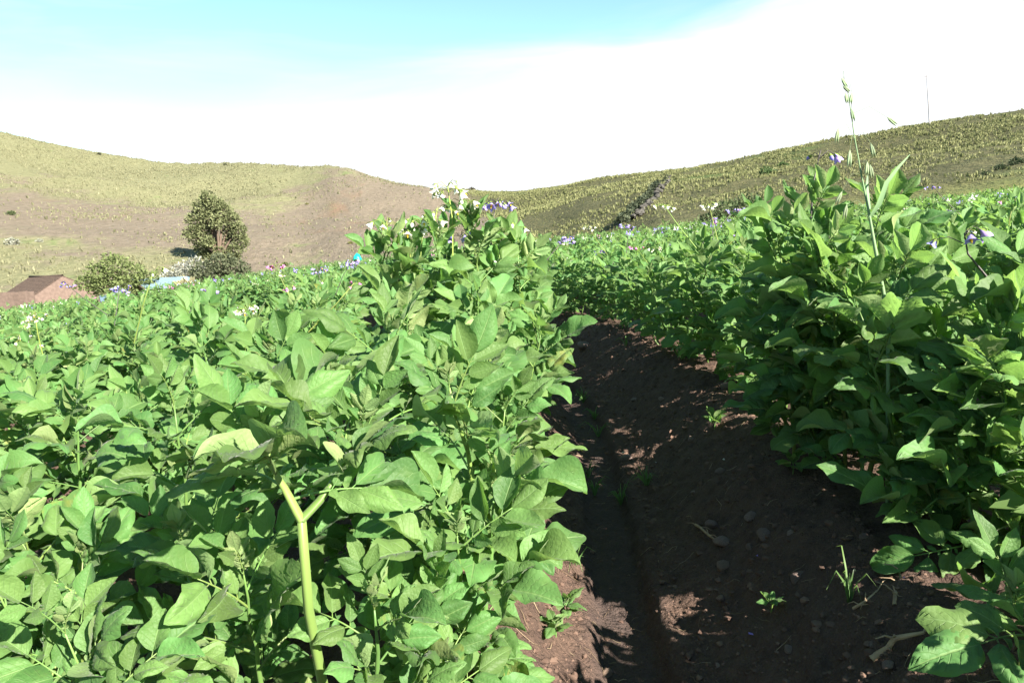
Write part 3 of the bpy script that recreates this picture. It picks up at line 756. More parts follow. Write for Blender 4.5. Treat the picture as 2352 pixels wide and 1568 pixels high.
# flower stalks that stand out in the picture, each on the plant nearest below it
ROOTS = [o for o in COL.objects if o.name.startswith('potato_plant') and o.parent is None]
COLW = {'white': 'white', 'violet': 'violet', 'pink': 'magenta'}
for q, (u, v, dep, col, nf, nb, sz) in enumerate(((1524, 470, 3.3, 'white', 5, 2, 1.0), (1628, 468, 3.4, 'white', 6, 3, 1.0), (1632, 500, 3.8, 'violet', 4, 1, 1.0), (352, 625, 2.2, 'white', 1, 3, 1.0), (275, 660, 4.2, 'violet', 9, 2, 1.3),
        (632, 606, 4.4, 'pink', 6, 2, 1.3), (808, 598, 4.6, 'violet', 7, 2, 1.2), (1300, 545, 4.4, 'violet', 8, 2, 1.3), (1225, 550, 3.9, 'white', 6, 2, 1.0), (1690, 478, 4.5, 'violet', 6, 2, 1.2), (1440, 516, 5.5, 'violet', 6, 2, 1.4), (1350, 520, 5.5, 'white', 5, 2, 1.3),
        (2330, 452, 3.2, 'pink', 3, 1, 1.1), (660, 655, 4.0, 'pink', 4, 1, 1.0), (815, 648, 3.3, 'pink', 3, 1, .9), (730, 615, 5.0, 'violet', 7, 2, 1.3), (1625, 565, 3.4, 'pink', 2, 1, .9), (1460, 567, 4.2, 'pink', 3, 1, 1.0), (1745, 485, 4.0, 'pink', 4, 1, 1.0), (150, 650, 4.5, 'violet', 4, 2, 1.2), (80, 720, 3.4, 'white', 4, 3, 1.0), (480, 660, 4.6, 'violet', 6, 2, 1.3), (2140, 425, 5.0, 'violet', 3, 2, 1.2), (1880, 490, 4.5, 'violet', 5, 2, 1.2))):
    T = at(u, v, dep); ro = min((o for o in ROOTS), key=lambda o: (o.location.x - T.x) ** 2 + (o.location.y - T.y) ** 2)
    iv = Matrix.Translation(ro.location) @ ro.rotation_euler.to_matrix().to_4x4() @ Matrix.Diagonal((*ro.scale, 1))
    tp = iv.inverted() @ T; r = random.Random(60 + q)
    inflorescence(ro, (tp.x * .5, tp.y * .5, max(.15, tp.z - .22)), tp, col, r, nf, nb, sz)
    if 'leafy' in ro['label']:
        ro['label'] = ro['label'].replace('leafy', COLW[col] + ' flowered', 1)
        if 'deep' in ro['label']: ro['group'] = ro['label'].replace('plant ', 'plants ')
# everything beyond the 300 plants that show largest
b_ = []
TRIS = []
for k in range(10):
    rr_ = random.Random(700 + k); sp = FAR[k][0]
    m1 = spec_mesh(sp, rr_, G_TRI, .9, 3, 7, False); m2 = spec_mesh(sp, rr_, G_TRI, .62, 3, 5, False)
    TRIS.append((m1, m2))
def pack(mb): return (np.concatenate(mb.V), np.array([i for f in mb.F for i in f]), np.array([len(f) for f in mb.F]), np.array(mb.M), np.concatenate(mb.RN))
TRIS = [(pack(a), pack(b)) for a, b in TRIS]
def blossom():
    V = []; F = []; r = random.Random(3)
    for k in range(6):
        c = Vector((r.uniform(-.03, .03), r.uniform(-.03, .03), r.uniform(-.035, .02))); n_ = len(V)
        V += [tuple(c + Vector((0, 0, .012))), tuple(c + Vector((.014, 0, -.008))), tuple(c + Vector((-.007, .012, -.01))), tuple(c + Vector((-.007, -.012, -.01)))]
        F += [(n_, n_ + 1, n_ + 2), (n_, n_ + 2, n_ + 3), (n_, n_ + 3, n_ + 1)]
    return np.array(V), F
BV, BF = blossom(); blv = np.array([i for f in BF for i in f]); blt = np.full(len(BF), 3)
VV, LVs, LT, MI, RN = [], [], [], [], []; off = 0
rest = [(v, True) for v in vis[NIND:]] + [(v, False) for v in hid if v[0] < 9]
for n, ((dd, k, x, y, w), seen) in enumerate(rest):
    r = random.Random(20000 + n); t1, t2 = TRIS[r.randrange(10)]; t_ = t1 if dd < 15 else t2
    V_, lv, lt, mi, rn = t_; a = r.uniform(0, 6.28); s_ = r.uniform(.85, 1.08) * (1 if dd < 15 else 1.07) * (.84 if k == 1 and -1 < y < 1.3 else 1)
    ca, sa_ = math.cos(a) * s_, math.sin(a) * s_
    P = np.stack([V_[:, 0] * ca - V_[:, 1] * sa_ + x, V_[:, 0] * sa_ + V_[:, 1] * ca + y, V_[:, 2] * s_ * r.uniform(.92, 1.08) + gz(x, y)], -1)
    VV.append(P); LVs.append(lv + off); LT.append(lt); MI.append(mi); RN.append(rn + r.random()); off += len(P)
    if w > .78:
        cm_ = 2 if w > .90 else (4 if w > .885 else 3)
        for q in range(r.randint(1, 2)):
            P = BV * r.uniform(.9, 1.5) + np.array([x + r.uniform(-.15, .15), y + r.uniform(-.15, .15), gz(x, y) + r.uniform(.54, .68)])
            VV.append(P); LVs.append(blv + off); LT.append(blt); MI.append(np.full(len(blt), cm_)); RN.append(np.zeros(len(P))); off += len(P)
me = raw_mesh('potato_crop', np.concatenate(VV), np.concatenate(LVs), np.concatenate(LT), None, np.concatenate(MI), np.concatenate(RN), [M_LEAF_FAR, M_STEM, M_WHITE, M_VIOLET, M_PINK])
tag(link('potato_crop', me), 'far potato crop with scattered violet and white flowers filling the field', 'crop', kind='stuff')
print('plants', len(vis), len(hid), 'near', N0, 'crop polys', len(me.polygons), 'objects', len(COL.objects))
# ------------------------------------------------------------------ houses and walls beyond the field
M_ADOBE = simple('adobe', (0.145, 0.106, 0.090), .95, .25, 3, (0.110, 0.080, 0.069), .03, 14, .1)
M_THATCH = simple('old_roof_tiles', (0.10, 0.072, 0.058), .95, .3, 5, (0.065, 0.048, 0.04), .05, 18, .1)
M_TIN = simple('blue_grey_sheet_metal', (0.20, 0.30, 0.37), .5, .15, 2, (0.24, 0.33, 0.39), 0, 1, .5, .2)
M_WOOD = simple('weathered_wood', (0.16, 0.12, 0.09), .9, .3, 12)
def prism(poly, depth_vec):          # closed prism from a polygon
    n = len(poly); P = [Vector(p) for p in poly]; Q = [p + Vector(depth_vec) for p in P]
    F = [tuple(range(n - 1, -1, -1)), tuple(range(n, 2 * n))] + [(i, (i + 1) % n, n + (i + 1) % n, n + i) for i in range(n)]
    return np.array([tuple(p) for p in P + Q]), F
def bx(b, x0, x1, y0, y1, z0, z1, mat=0):
    b.add(*prism([(x0, y0, z0), (x1, y0, z0), (x1, y1, z0), (x0, y1, z0)], (0, 0, z1 - z0)), mat=mat)
def gable_house(loc, rz, w, ln, wall, ridge, label):
    """gable end at local y = 0, long axis along +Y"""
    root = empty('adobe_house', loc, rz); h = w / 2
    for y0, d in ((0, .35), (ln - .35, .35)):
        b = MB(); b.add(*prism([(-h, y0, 0), (h, y0, 0), (h, y0, wall), (0, y0, ridge), (-h, y0, wall)], (0, d, 0))); link('gable_wall', b.mesh('gable_wall', [M_ADOBE], False), root)
    for s in (-1, 1):
        b = MB(); bx(b, s * h - (.35 if s > 0 else 0), s * h + (0 if s > 0 else .35), .352, ln - .352, 0, wall - .02); link('side_wall', b.mesh('side_wall', [M_ADOBE], False), root)
        sl_ = (ridge - wall) / h
        b = MB()
        for q in range(14):          # courses of the roof
            a0, a1 = q / 14, (q + 1.25) / 14; X0, X1 = (h + .25) * a0, (h + .25) * a1
            z0, z1 = ridge + .09 - sl_ * X0 + .02, ridge + .09 - sl_ * X1 + .05
            b.add(*prism([(s * X0, .06, z0), (s * X1, .06, z1), (s * X1, .06, z1 - .09), (s * X0, .06, z0 - .09)], (0, ln + .1, 0)))
        link('roof_slope', b.mesh('roof_slope', [M_THATCH], False), root)
    b = MB(); b.add(*tube([(0, .0, ridge + .11), (0, ln * .5, ridge + .06), (0, ln + .2, ridge + .13)], [.13, .13, .13], 7)); link('ridge_cap', b.mesh('ridge_cap', [M_THATCH]), root)
    b = MB(); bx(b, .5, 1.3, -.03, .02, 0, 1.7); link('door', b.mesh('door', [M_WOOD], False), root)
    return tag(root, label, 'house')
D1 = 78
pk = at(144, 635, D1); zb = hill_z(pk.x, pk.y)
gable_house((pk.x, pk.y, min(zb, pk.z - 4.2)), R(62), 6.6, 6.2, pk.z - min(zb, pk.z - 4.2) - 1.75, pk.z - min(zb, pk.z - 4.2), 'brown adobe gable house with a dark roof at the far left edge of the field')
p0 = at(-60, 676, 72); p1 = at(72, 668, 72)
root = empty('adobe_wall', (p0.x, p0.y, p0.z - 4)); dv = Vector((p1.x - p0.x, p1.y - p0.y, 0)); n_ = 9
for q in range(n_):
    a = dv * (q / n_); bb = dv * ((q + .985) / n_); nrm = Vector((-dv.y, dv.x, 0)).normalized() * .4; t_ = 4 + (p1.z - p0.z) * q / n_ + rng.uniform(-.06, .06)
    b = MB(); b.add(*prism([a, bb, bb + nrm, a + nrm], (0, 0, t_))); link('wall_block', b.mesh('wall_block', [M_ADOBE], False), root)
tag(root, 'low pinkish adobe wall in front of the gable house at the left edge', 'wall')
# hut with the blue roof
D2 = 70
def hut(pa, pb, pc, label, wallh):
    """pa, pb: ends of the far eave, pc: near eave corner below pa"""
    root = empty('tin_roofed_hut', (pa.x, pa.y, pc.z - wallh)); o = Vector((pa.x, pa.y, pc.z - wallh))
    A, B_ = pa - o, pb - o; dn = pc - pa; C_, D_ = A + dn, B_ + dn
    n_ = 14; b = MB()
    for q in range(n_):
        f0, f1 = q / n_, (q + 1) / n_; fm = (f0 + f1) / 2; up = Vector((0, 0, .05))
        for g0, g1, h0, h1 in ((f0, fm, 0, 1), (fm, f1, 1, 0)):
            p = [A.lerp(B_, g0) + up * h0, A.lerp(B_, g1) + up * h1, C_.lerp(D_, g1) + up * h1, C_.lerp(D_, g0) + up * h0]
            b.add(*prism(p, (0, 0, -.025)))
    link('roof_sheet', b.mesh('roof_sheet', [M_TIN], False), root)
    ins = lambda p, c: p.lerp(c, .05); c0 = (A + B_ + C_ + D_) / 4
    a_, b_1, c_, d_ = ins(A, c0), ins(B_, c0), ins(C_, c0), ins(D_, c0)
    b = MB()
    for p, q in ((a_, b_1), (b_1, d_), (d_, c_), (c_, a_)):
        nn = Vector((-(q - p).y, (q - p).x, 0)).normalized() * .28
        p_, q_ = p + (q - p) * .001, q - (q - p) * .001
        lo = [Vector((p_.x, p_.y, 0)), Vector((q_.x, q_.y, 0)), Vector((q_.x, q_.y, q_.z - .06)), Vector((p_.x, p_.y, p_.z - .06))]
        b.add(*prism(lo, nn))
    link('wall', b.mesh('wall', [M_ADOBE], False), root)
    b = MB()
    for q in (.15, .5, .85):
        e = C_.lerp(D_, q); b.add(*tube([e + (A - C_) * .1 + Vector((0, 0, -.1)), e - (A - C_) * .04 + Vector((0, 0, -.11))], [.05, .05], 6))
    link('rafter', b.mesh('rafter', [M_WOOD]), root)
    return tag(root, label, 'hut')
hut(at(302, 642, D2 + 5), at(432, 635, D2 + 5), at(338, 664, D2), 'adobe hut under a pale blue corrugated metal roof beyond the field', 2.4)
hut(at(228, 680, 61), at(258, 677, 61), at(231, 693, 59), 'small pale blue metal roof just showing left of the larger blue roof', 1.8)

# ------------------------------------------------------------------ trees and shrubs
def foliage(b, r, lobes, n, size, mat=0, flat=.6):
    """leaf sprays through the volume of several lobes, thinning towards their rims"""
    tot = sum(l[1] ** 2 for l in lobes)
    for c, rad, sq in lobes:
        for k in range(int(n * rad * rad / tot)):
            v = Vector((r.gauss(0, 1), r.gauss(0, 1), r.gauss(0, 1))).normalized() * rad * (r.random() ** .33) * r.uniform(.82, 1.1)
            p = Vector(c) + Vector((v.x, v.y, v.z * sq)); s = size * r.uniform(.5, 1.3)
            d1 = (v.normalized() * .7 + Vector((r.gauss(0, 1), r.gauss(0, 1), r.gauss(0, 1) + .4)) * .6).normalized(); d2 = d1.cross(Vector((r.gauss(0, 1), r.gauss(0, 1), r.gauss(0, 1)))).normalized()
            tn = min(1, max(0, r.gauss(.5, .25)))
            b.add([p - d2 * s * .22, p + d1 * s * .5 - d2 * s * .3, p + d1 * s, p + d1 * s * .45 + d2 * s * .3], [(0, 1, 2, 3)], mat=mat, rn=tn)
def bush(name, base, h, w, lobes, n, size, ca, cb, label, cat='shrub', trunk_r=.08, seed=1, stems=5, group=None):
    r = random.Random(seed); root = empty(name, base); m_ = toned(name + '_foliage', ca, cb, tl=.3)
    b = MB(); foliage(b, r, lobes, n, size)
    link('foliage' if cat != 'tree' else 'crown', b.mesh('foliage', [m_], False), root)
    b = MB()
    for k in range(stems):
        c, rad, sq = lobes[k % len(lobes)]; c = Vector(c)
        b.add(*tube([(r.uniform(-.1, .1), r.uniform(-.1, .1), -.4), (c.x * .35, c.y * .35, c.z * .45), (c.x * .85, c.y * .85, c.z * .9), (c.x * 1.1 + r.uniform(-.3, .3), c.y * 1.1, c.z + rad * sq * .6)], [trunk_r, trunk_r * .75, trunk_r * .45, trunk_r * .12], 6, False))
    link('stem' if cat != 'tree' else 'trunk', b.mesh('stem', [M_BARK]), root)
    return tag(root, label, cat, group)
M_BARK = simple('bark', (0.15, 0.11, 0.085), .95, .3, 8)
def on_hill(u, v):
    p = hill_hit(u, v); return p
tb = on_hill(505, 596); dt = (tb - CAM).dot(_f); sc = dt / 1618.0
def L_(du, dv, rad, sq=1.0, dy=0.0): return ((du * sc, dy * sc, dv * sc), rad * sc, sq)
bush('evergreen_tree', tb, 0, 0, [L_(-10, 138, 17, 1.05), L_(-26, 118, 20), L_(6, 122, 19), L_(24, 108, 20), L_(-44, 92, 20), L_(-14, 96, 20), L_(38, 86, 21, .9), L_(12, 84, 18, 1, -18), L_(-50, 62, 20, .9, -10), L_(-26, 66, 20), L_(50, 62, 20, .9), L_(-40, 32, 20, .85, 8), L_(26, 58, 15, .9, 10), L_(52, 36, 18, .9, 6), L_(-14, 42, 17, .8, -20), L_(-30, 10, 19, .7), L_(36, 18, 18, .8), L_(4, 14, 18, .8), L_(18, 38, 15, .9, 12), L_(30, 2, 16, .7), L_(-6, -2, 18, .7), L_(-40, -2, 15, .7)],
     9500, 6.5 * sc, (0.090, 0.108, 0.048), (0.190, 0.208, 0.105), 'tall dark olive tree with a rounded conical crown standing below the hills', 'tree', 4 * sc, 4, 12)
ppts = [((265, 660), [(-30, 34, 30, .8), (8, 48, 34, .8), (45, 32, 26, .8), (-58, 14, 26, .7), (0, 10, 38, .7), (70, 16, 26, .6), (30, 4, 34, .6), (-35, 2, 30, .6), (-8, 66, 16, .9)], 4200, 7, (0.085, 0.115, 0.040), (0.175, 0.215, 0.085), 'feathery_tree', 'loose feathery green tree between the gable house and the blue roof', 'tree', 72),
        ((505, 648), [(-30, 28, 32, .75), (10, 42, 32, .75), (38, 28, 32, .8), (0, 14, 34, .6), (58, 14, 20, .8), (-52, 12, 22, .7)], 3000, 7, (0.060, 0.075, 0.042), (0.115, 0.130, 0.075), 'dense_shrub', 'dense dark green rounded shrub under the tall tree', 'shrub', 80),
        ((440, 640), [(-20, 20, 24, .7), (12, 30, 24, .8), (30, 12, 22, .8), (-48, 8, 18, .6)], 1200, 6, (0.22, 0.23, 0.20), (0.34, 0.35, 0.31), 'grey_shrub', 'silvery grey shrub between the blue roof and the dark shrub', 'shrub', 88),
        ((1690, 520), [(-30, 34, 36, .8), (25, 44, 36, .8), (55, 20, 34, .8), (-62, 12, 30, .7), (0, 12, 40, .7)], 2600, 8, (0.055, 0.085, 0.035), (0.120, 0.155, 0.070), 'hillfoot_shrub', 'dense green shrub thicket at the foot of the right hill behind the field', 'shrub', 48),
        ((430, 668), [(-8, 8, 12, 1.2), (8, 10, 12, 1.2)], 260, 14, (0.30, 0.28, 0.16), (0.42, 0.40, 0.26), 'pampas_tussock', 'pale straw coloured grass tussock at the right end of the blue roof', 'grass clump', 66)]
for i, ((u, v), lb, n, sz, ca, cb, nm, lab, ct, dp) in enumerate(ppts):
    p = at(u, v, dp); k = dp / 1618.0
    bush(nm, p, 0, 0, [((a * k, (j % 3 - 1) * 8 * k, c_ * k), rd * k, sq) for j, (a, c_, rd, sq) in enumerate(lb)], n, sz * k, ca, cb, lab, ct, 2 * k, 30 + i, 6)
small = [(25, 494, 14, (.05, .075, .03), (.09, .12, .05), 'round dark green bush alone on the far left slope'), (228, 350, 7, (.02, .03, .02), (.05, .06, .03), 'dark round bush on the skyline of the left hill, the lone left one'),
         (517, 374, 6, (.02, .03, .02), (.05, .06, .03), 'small dark bush on the middle of the left skyline'), (1085, 437, 10, (.05, .05, .03), (.10, .09, .05), 'low bush on the saddle between the two hills'),
         (30, 562, 22, (.22, .23, .19), (.34, .34, .29), 'pale grey bush low on the slope above the gable house'), (90, 556, 12, (.20, .21, .17), (.32, .33, .27), 'smaller pale grey bush right of the other grey bush on the left slope'),
         (655, 610, 12, (.07, .09, .03), (.14, .16, .06), 'low green bush on the slope right of the dark shrub'), (425, 625, 14, (.09, .10, .045), (.16, .17, .08), 'olive bush behind the silvery grey shrub'),
         (1765, 402, 26, (.045, .085, .03), (.09, .14, .05), 'green bush patch halfway up the right hill, the larger one'), (1800, 385, 18, (.05, .09, .03), (.09, .14, .05), 'green bush patch above the larger one on the right hill'),
         (2300, 390, 22, (.03, .05, .025), (.06, .08, .04), 'dark bush above the smooth green strip on the right hill'), (2335, 378, 24, (.03, .05, .025), (.06, .08, .04), 'dark bush at the right picture edge on the hill'),
         (2265, 402, 16, (.03, .05, .025), (.06, .08, .04), 'dark bush at the left end of the trio above the green strip'), (1040, 470, 10, (.04, .05, .02), (.08, .09, .04), 'dark bush in the hollow at the foot of the brown slope'),
         (805, 560, 9, (.10, .11, .04), (.2, .2, .07), 'yellowish bush on the brown spur left of the white flowers'), (705, 470, 6, (.10, .11, .04), (.2, .2, .07), 'tiny yellowish bush high on the brown spur')]
for i, (u, v, w_, ca, cb, lab) in enumerate(small):
    p = hill_hit(u, v + (0 if v > 380 or u > 1000 else 6)); k = (p - CAM).dot(_f) / 1618.0; w2 = w_ * k
    bush('hill_bush', p - Vector((0, 0, .1)), 0, 0, [((-w2 * .3, 0, w2 * .3), w2 * .45, .8), ((w2 * .35, 0, w2 * .25), w2 * .4, .7), ((0, w2 * .2, w2 * .45), w2 * .42, .8)], 260, w2 * .24, ca, cb, lab, 'bush', w2 * .04, 60 + i, 4)
# the dark stone wall with shrubs that climbs the right hill
M_ROCK = simple('field_stone', (0.085, 0.080, 0.072), .95, .35, 6, (0.05, 0.048, 0.044), .02, 20, .15)
root = empty('stone_wall', hill_hit(1500, 462)); org = root.location.copy(); r = random.Random(77)
rocks = []
for k in range(3):
    b = MB(); V_ = []
    for lat, rr2 in ((-1, .25), (-.45, .8), (.35, .85), (1, .3)):
        for q in range(6): an = q * math.pi / 3 + lat; s_ = rr2 * r.uniform(.75, 1.2); V_.append((s_ * math.cos(an), s_ * math.sin(an), lat * .62))
    F_ = [(i * 6 + q, i * 6 + (q + 1) % 6, i * 6 + 6 + (q + 1) % 6, i * 6 + 6 + q) for i in range(3) for q in range(6)] + [tuple(range(5, -1, -1)), tuple(range(18, 24))]
    b.add(V_, F_); rocks.append((V_, F_, b.mesh('stone', [M_ROCK], False)))
WL = [(1540, 408), (1528, 424), (1516, 440), (1504, 456), (1488, 472), (1470, 490), (1456, 506)]
wp = [hill_hit(u, v) for u, v in WL]
for i in range(len(wp) - 1):
    n_ = 14
    for q in range(n_):
        p = wp[i].lerp(wp[i + 1], q / n_) + Vector((r.uniform(-.4, .4), r.uniform(-.4, .4), 0)); p.z = hill_z(p.x, p.y) + r.uniform(.1, .5)
        s_ = r.uniform(.2, .5); o = link('stone', rocks[r.randrange(3)][2], root, Matrix.Translation(p - org) @ Matrix.Rotation(r.uniform(0, 6), 4, 'Z') @ Matrix.Diagonal((s_, s_ * 1.2, s_, 1)))
tag(root, 'tumbled stone wall climbing the right hill beside a dark hedge', 'stone wall')
hr = empty('hedge', org + Vector((-1.2, 0, 0))); b = MB(); lob = []
for i in range(len(wp) - 1):
    for q in range(5):
        p = wp[i].lerp(wp[i + 1], q / 5) + Vector((-1.3 + r.uniform(-.4, .4), r.uniform(-.6, .6), 0)); p.z = hill_z(p.x, p.y) + .5; lob.append((tuple(p - hr.location), r.uniform(.3, .65), .8))
foliage(b, r, lob, 2400, .38); link('foliage', b.mesh('foliage', [toned('hedge_foliage', (.035, .048, .030), (.080, .095, .055), tl=.15)], False), hr)
tag(hr, 'dark narrow hedge running diagonally up the right hill along stones', 'hedge')
# utility pole on the ridge
pb_ = hill_hit(2136, 288); k = (pb_ - CAM).dot(_f); pt_ = at(2128, 170, k)
root = empty('utility_pole', pb_); b = MB(); b.add(*tube([(0, 0, -1), (pt_ - pb_) * .5, pt_ - pb_], [.17, .14, .10], 8)); link('pole', b.mesh('pole', [simple('pole_wood', (.30, .29, .30), .8)]), root)
ax = (pt_ - pb_); b = MB(); bx(b, ax.x - .5, ax.x + .5, ax.y - .05, ax.y + .05, ax.z - .6, ax.z - .5); link('crossarm', b.mesh('crossarm', [M_WOOD], False), root)
tag(root, 'thin leaning utility pole standing alone on the right hill crest', 'pole')
# pale green spiky crop behind the far left edge of the field
r = random.Random(5); b = MB()
for k in range(2600):
    t_ = r.random(); u = 560 + 300 * t_; dp = r.uniform(31.5, 35); p = at(u, 640 - 45 * t_, dp); x, y = p.x, p.y; z0 = float(plane(x, y)) - .3; hh = r.uniform(.75, 1.15) + .25
    a = r.uniform(0, 6.28); w_ = .05; lx, ly = r.uniform(-.12, .12), r.uniform(-.12, .12); c_, s_ = math.cos(a) * w_, math.sin(a) * w_
    b.add([(x - c_, y - s_, z0), (x + c_, y + s_, z0), (x + c_ * .9 + lx * .5, y + s_ * .9 + ly * .5, z0 + hh * .6), (x - c_ * .9 + lx * .5, y - s_ * .9 + ly * .5, z0 + hh * .6), (x + lx, y + ly, z0 + hh)], [(0, 1, 2, 3), (3, 2, 4)], rn=r.random())
tag(link('cereal_crop', b.mesh('cereal_crop', [toned('cereal', (.10, .17, .06), (.20, .27, .12), tl=.35)], False)), 'pale green upright cereal crop behind the left far edge of potatoes', 'crop', kind='stuff')
# teal tarp
p = at(820, 588, 30.0); b = MB(); V_ = []; F_ = []
for i in range(5):
    for j in range(5):
        a, c_ = i / 4 - .5, j / 4 - .5; V_.append((a * .42, c_ * .5, .34 - 1.3 * a * a - .9 * c_ * c_ + .03 * math.sin(9 * a + 5 * c_)))
for i in range(4):
    for j in range(4): F_.append((i * 5 + j, i * 5 + 5 + j, i * 5 + 6 + j, i * 5 + 1 + j))
b.add(V_, F_); ob = link('tarp', b.mesh('tarp', [simple('teal_plastic', (.01, .42, .34), .4, .1)])); ob.location = p - Vector((0, 0, .2))
md = ob.modifiers.new('thickness', 'SOLIDIFY'); md.thickness = .01
tag(ob, 'small bright teal plastic cover peeking above the far crop', 'tarp')
b = MB(); b.add(*tube([(0, 0, -1.2), (0, 0, .33)], [.03, .025], 6)); link('stake', b.mesh('stake', [M_WOOD]), ob)

# ------------------------------------------------------------------ wild oat by the right row
OD = 1.62
M_OAT = leaf_material('oat_stem', (.15, .24, .12), (.18, .28, .14), (.2, .3, .1), (.2, .36, .12), tl=.22, veins=False)
M_OATS = leaf_material('oat_spikelet', (.22, .30, .17), (.26, .33, .2), (.2, .3, .1), (.3, .4, .2), tl=.3, veins=False)
q0 = at(2040, 720, OD); og = Vector((q0.x + .02, q0.y + .02, gz(q0.x, q0.y)))
root = empty('wild_oat', og)
def oat(u, v, dd=0.0): return at(u, v, OD + dd) - og
b = MB(); st = [Vector((0, 0, -.02)), oat(2040, 740), oat(2028, 665), oat(2010, 570), oat(1996, 490), oat(1978, 400), oat(1963, 318), oat(1955, 262), oat(1948, 215), oat(1940, 188)]
b.add(*tube(st, [.0046, .0044, .0044, .0040, .0028, .0018, .0014, .0010, .0008, .0006], 7)); link('stem', b.mesh('stem', [M_OAT]), root)
def blade(name, pts, wd, mat_, par):
    b = MB(); V_ = []; F_ = []
    for i, (p, w_) in enumerate(zip(pts, wd)):
        t_ = (pts[min(i + 1, len(pts) - 1)] - pts[max(0, i - 1)]).normalized(); sd = t_.cross(Vector((.25, -1, .2))).normalized()
        up = sd.cross(t_) * w_ * .35
        V_ += [p - sd * w_ + up, p, p + sd * w_ + up]
        if i: a = 3 * i - 3; F_ += [(a, a + 1, a + 4, a + 3), (a + 1, a + 2, a + 5, a + 4)]
    b.add([tuple(x) for x in V_], F_); return link(name, b.mesh(name, [mat_]), par)
blade('leaf_blade', [oat(1997, 500), oat(2018, 468, -.02), oat(2035, 420, -.03), oat(2062, 385, -.04), oat(2090, 355, -.04)], [.0035, .0068, .0055, .0035, .0006], M_OAT, root)
blade('leaf_blade', [oat(1997, 480), oat(1990, 430, .02), oat(1993, 395, .02)], [.003, .0045, .001], M_OAT, root)
SPK = [(1933, 180, 1945, 200, .018), (1936, 198, 1952, 212, .018), (1942, 215, 1946, 238, .015), (1957, 213, 1953, 240, .016), (1955, 250, 1961, 280, .02), (1925, 296, 1921, 330, .018), (2038, 270, 2060, 288, .02), (1952, 345, 1950, 385, .022), (2000, 330, 2008, 362, .022), (1992, 372, 1990, 405, .022), (1998, 378, 2004, 412, .022), (1934, 440, 1920, 470, .022), (1945, 470, 1938, 505, .018)]
for (u0, v0, u1, v1, wf) in SPK:
    A_, B_ = oat(u0, v0, -.01), oat(u1, v1, -.012); dq = B_ - A_; ln = dq.length; b = MB()
    mid = A_ + dq * .5; sd = dq.normalized().cross(Vector((0, 1, 0))).normalized()
    for s_ in (-1, 1):
        b.add(*tube([A_, A_ + dq * .3 + sd * s_ * ln * .05, A_ + dq * .65 + sd * s_ * ln * .07, B_ + sd * s_ * ln * .09], [.0007, .0028, .0026, .0004], 5))
    near = min(st[4:], key=lambda p: (p - A_).length + (0 if p.z < A_.z + .04 else .05)); 
    b.add(*tube([near, near.lerp(A_, .5) + Vector((0, 0, .02)), A_], [.0004, .0004, .0004], 4, False))
    link('spikelet', b.mesh('spikelet', [M_OATS]), root)
tag(root, 'tall wild oat stalk with hanging spikelets rising above the right row', 'wild oat')

# ------------------------------------------------------------------ things on the soil
M_GRASS = leaf_material('weed_grass', (.10, .19, .06), (.12, .21, .07), (.1, .2, .05), (.2, .35, .06), tl=.3, veins=False)
def grass_tuft(u, v, size, n, label, seed):
    size *= 1.35; n = int(n * 1.6)
    r = random.Random(seed); p = ground_hit(u, v); root = empty('grass_tuft', p + Vector((0, 0, -.003)))
    for k in range(n):
        a = r.uniform(0, 6.28); o = Vector((math.cos(a), math.sin(a), 0)); h = size * r.uniform(.5, 1.1); sp = r.uniform(.25, 1.0)
        pts = [o * .004, o * h * .25 * sp + Vector((0, 0, h * .45)), o * h * .6 * sp + Vector((0, 0, h * .75)), o * h * (1.0 * sp) + Vector((0, 0, h * (.85 - .4 * sp)))]
        blade('blade', pts, [.0016, .0022, .0017, .0003], M_GRASS, root)
    tag(root, label, 'grass', 'weedy grass tufts growing in the furrow')
GT = [(1303, 885, .07, 9, 'grass tuft at the upper left rim of the furrow where the bank begins'), (1341, 925, .09, 12, 'bushiest green grass tuft on the upper left rim of the trench'), (1366, 962, .07, 7, 'thin grass tuft just below the bushiest one on the rim'),
      (1374, 1002, .08, 6, 'grass tuft with blades trailing over the upper trench'), (1351, 1095, .08, 6, 'grass tuft with one long pale blade beside the left leaves'), (1366, 1135, .07, 10, 'grass tuft left of the star shaped one in the trench'),
      (1427, 1158, .075, 10, 'star shaped grass tuft in the middle of the dark trench'), (1486, 1118, .075, 14, 'fine dense grass tuft on the right edge of the trench'), (1438, 795, .08, 5, 'sparse grass tuft far up the furrow on dark soil'),
      (1568, 830, .09, 7, 'grass tuft at the foot of the right row far up'), (1267, 775, .11, 6, 'upright grass blades at the far end of the left row'), (1950, 1378, .10, 7, 'long bladed grass tuft among straw on the right bank'), (1322, 1310, .09, 6, 'sunlit grass tuft on the edge of the shadow')]
for i, a in enumerate(GT): grass_tuft(*a[:4], a[4], 400 + i)
# stones
STM = []
for k in range(5):
    r = random.Random(50 + k); import bmesh
    bm = bmesh.new(); bmesh.ops.create_icosphere(bm, subdivisions=3, radius=1)
    cuts = [(Vector((r.gauss(0, 1), r.gauss(0, 1), r.gauss(0, 1))).normalized(), r.uniform(.45, .85)) for _ in range(9)]
    for v in bm.verts:
        for nrm, dd in cuts:
            e = v.co.dot(nrm) - dd
            if e > 0: v.co -= nrm * e * .9
        v.co *= 1 + .06 * noise.fractal(v.co * 3 + Vector((k, 0, 0)), 1, 2, 3)
    me = bpy.data.meshes.new('stone'); bm.to_mesh(me); bm.free()
    for p_ in me.polygons: p_.use_smooth = True
    STM.append(me)
M_STONE = simple('stone', (.225, .165, .145), .9, .35, 9, (.16, .12, .11), .004, 60, .2)
M_STONEP = simple('pale_stone', (.23, .16, .125), .9, .2, 9, (.17, .12, .095), .004, 60, .2)
for me in STM: me.materials.append(M_STONE)
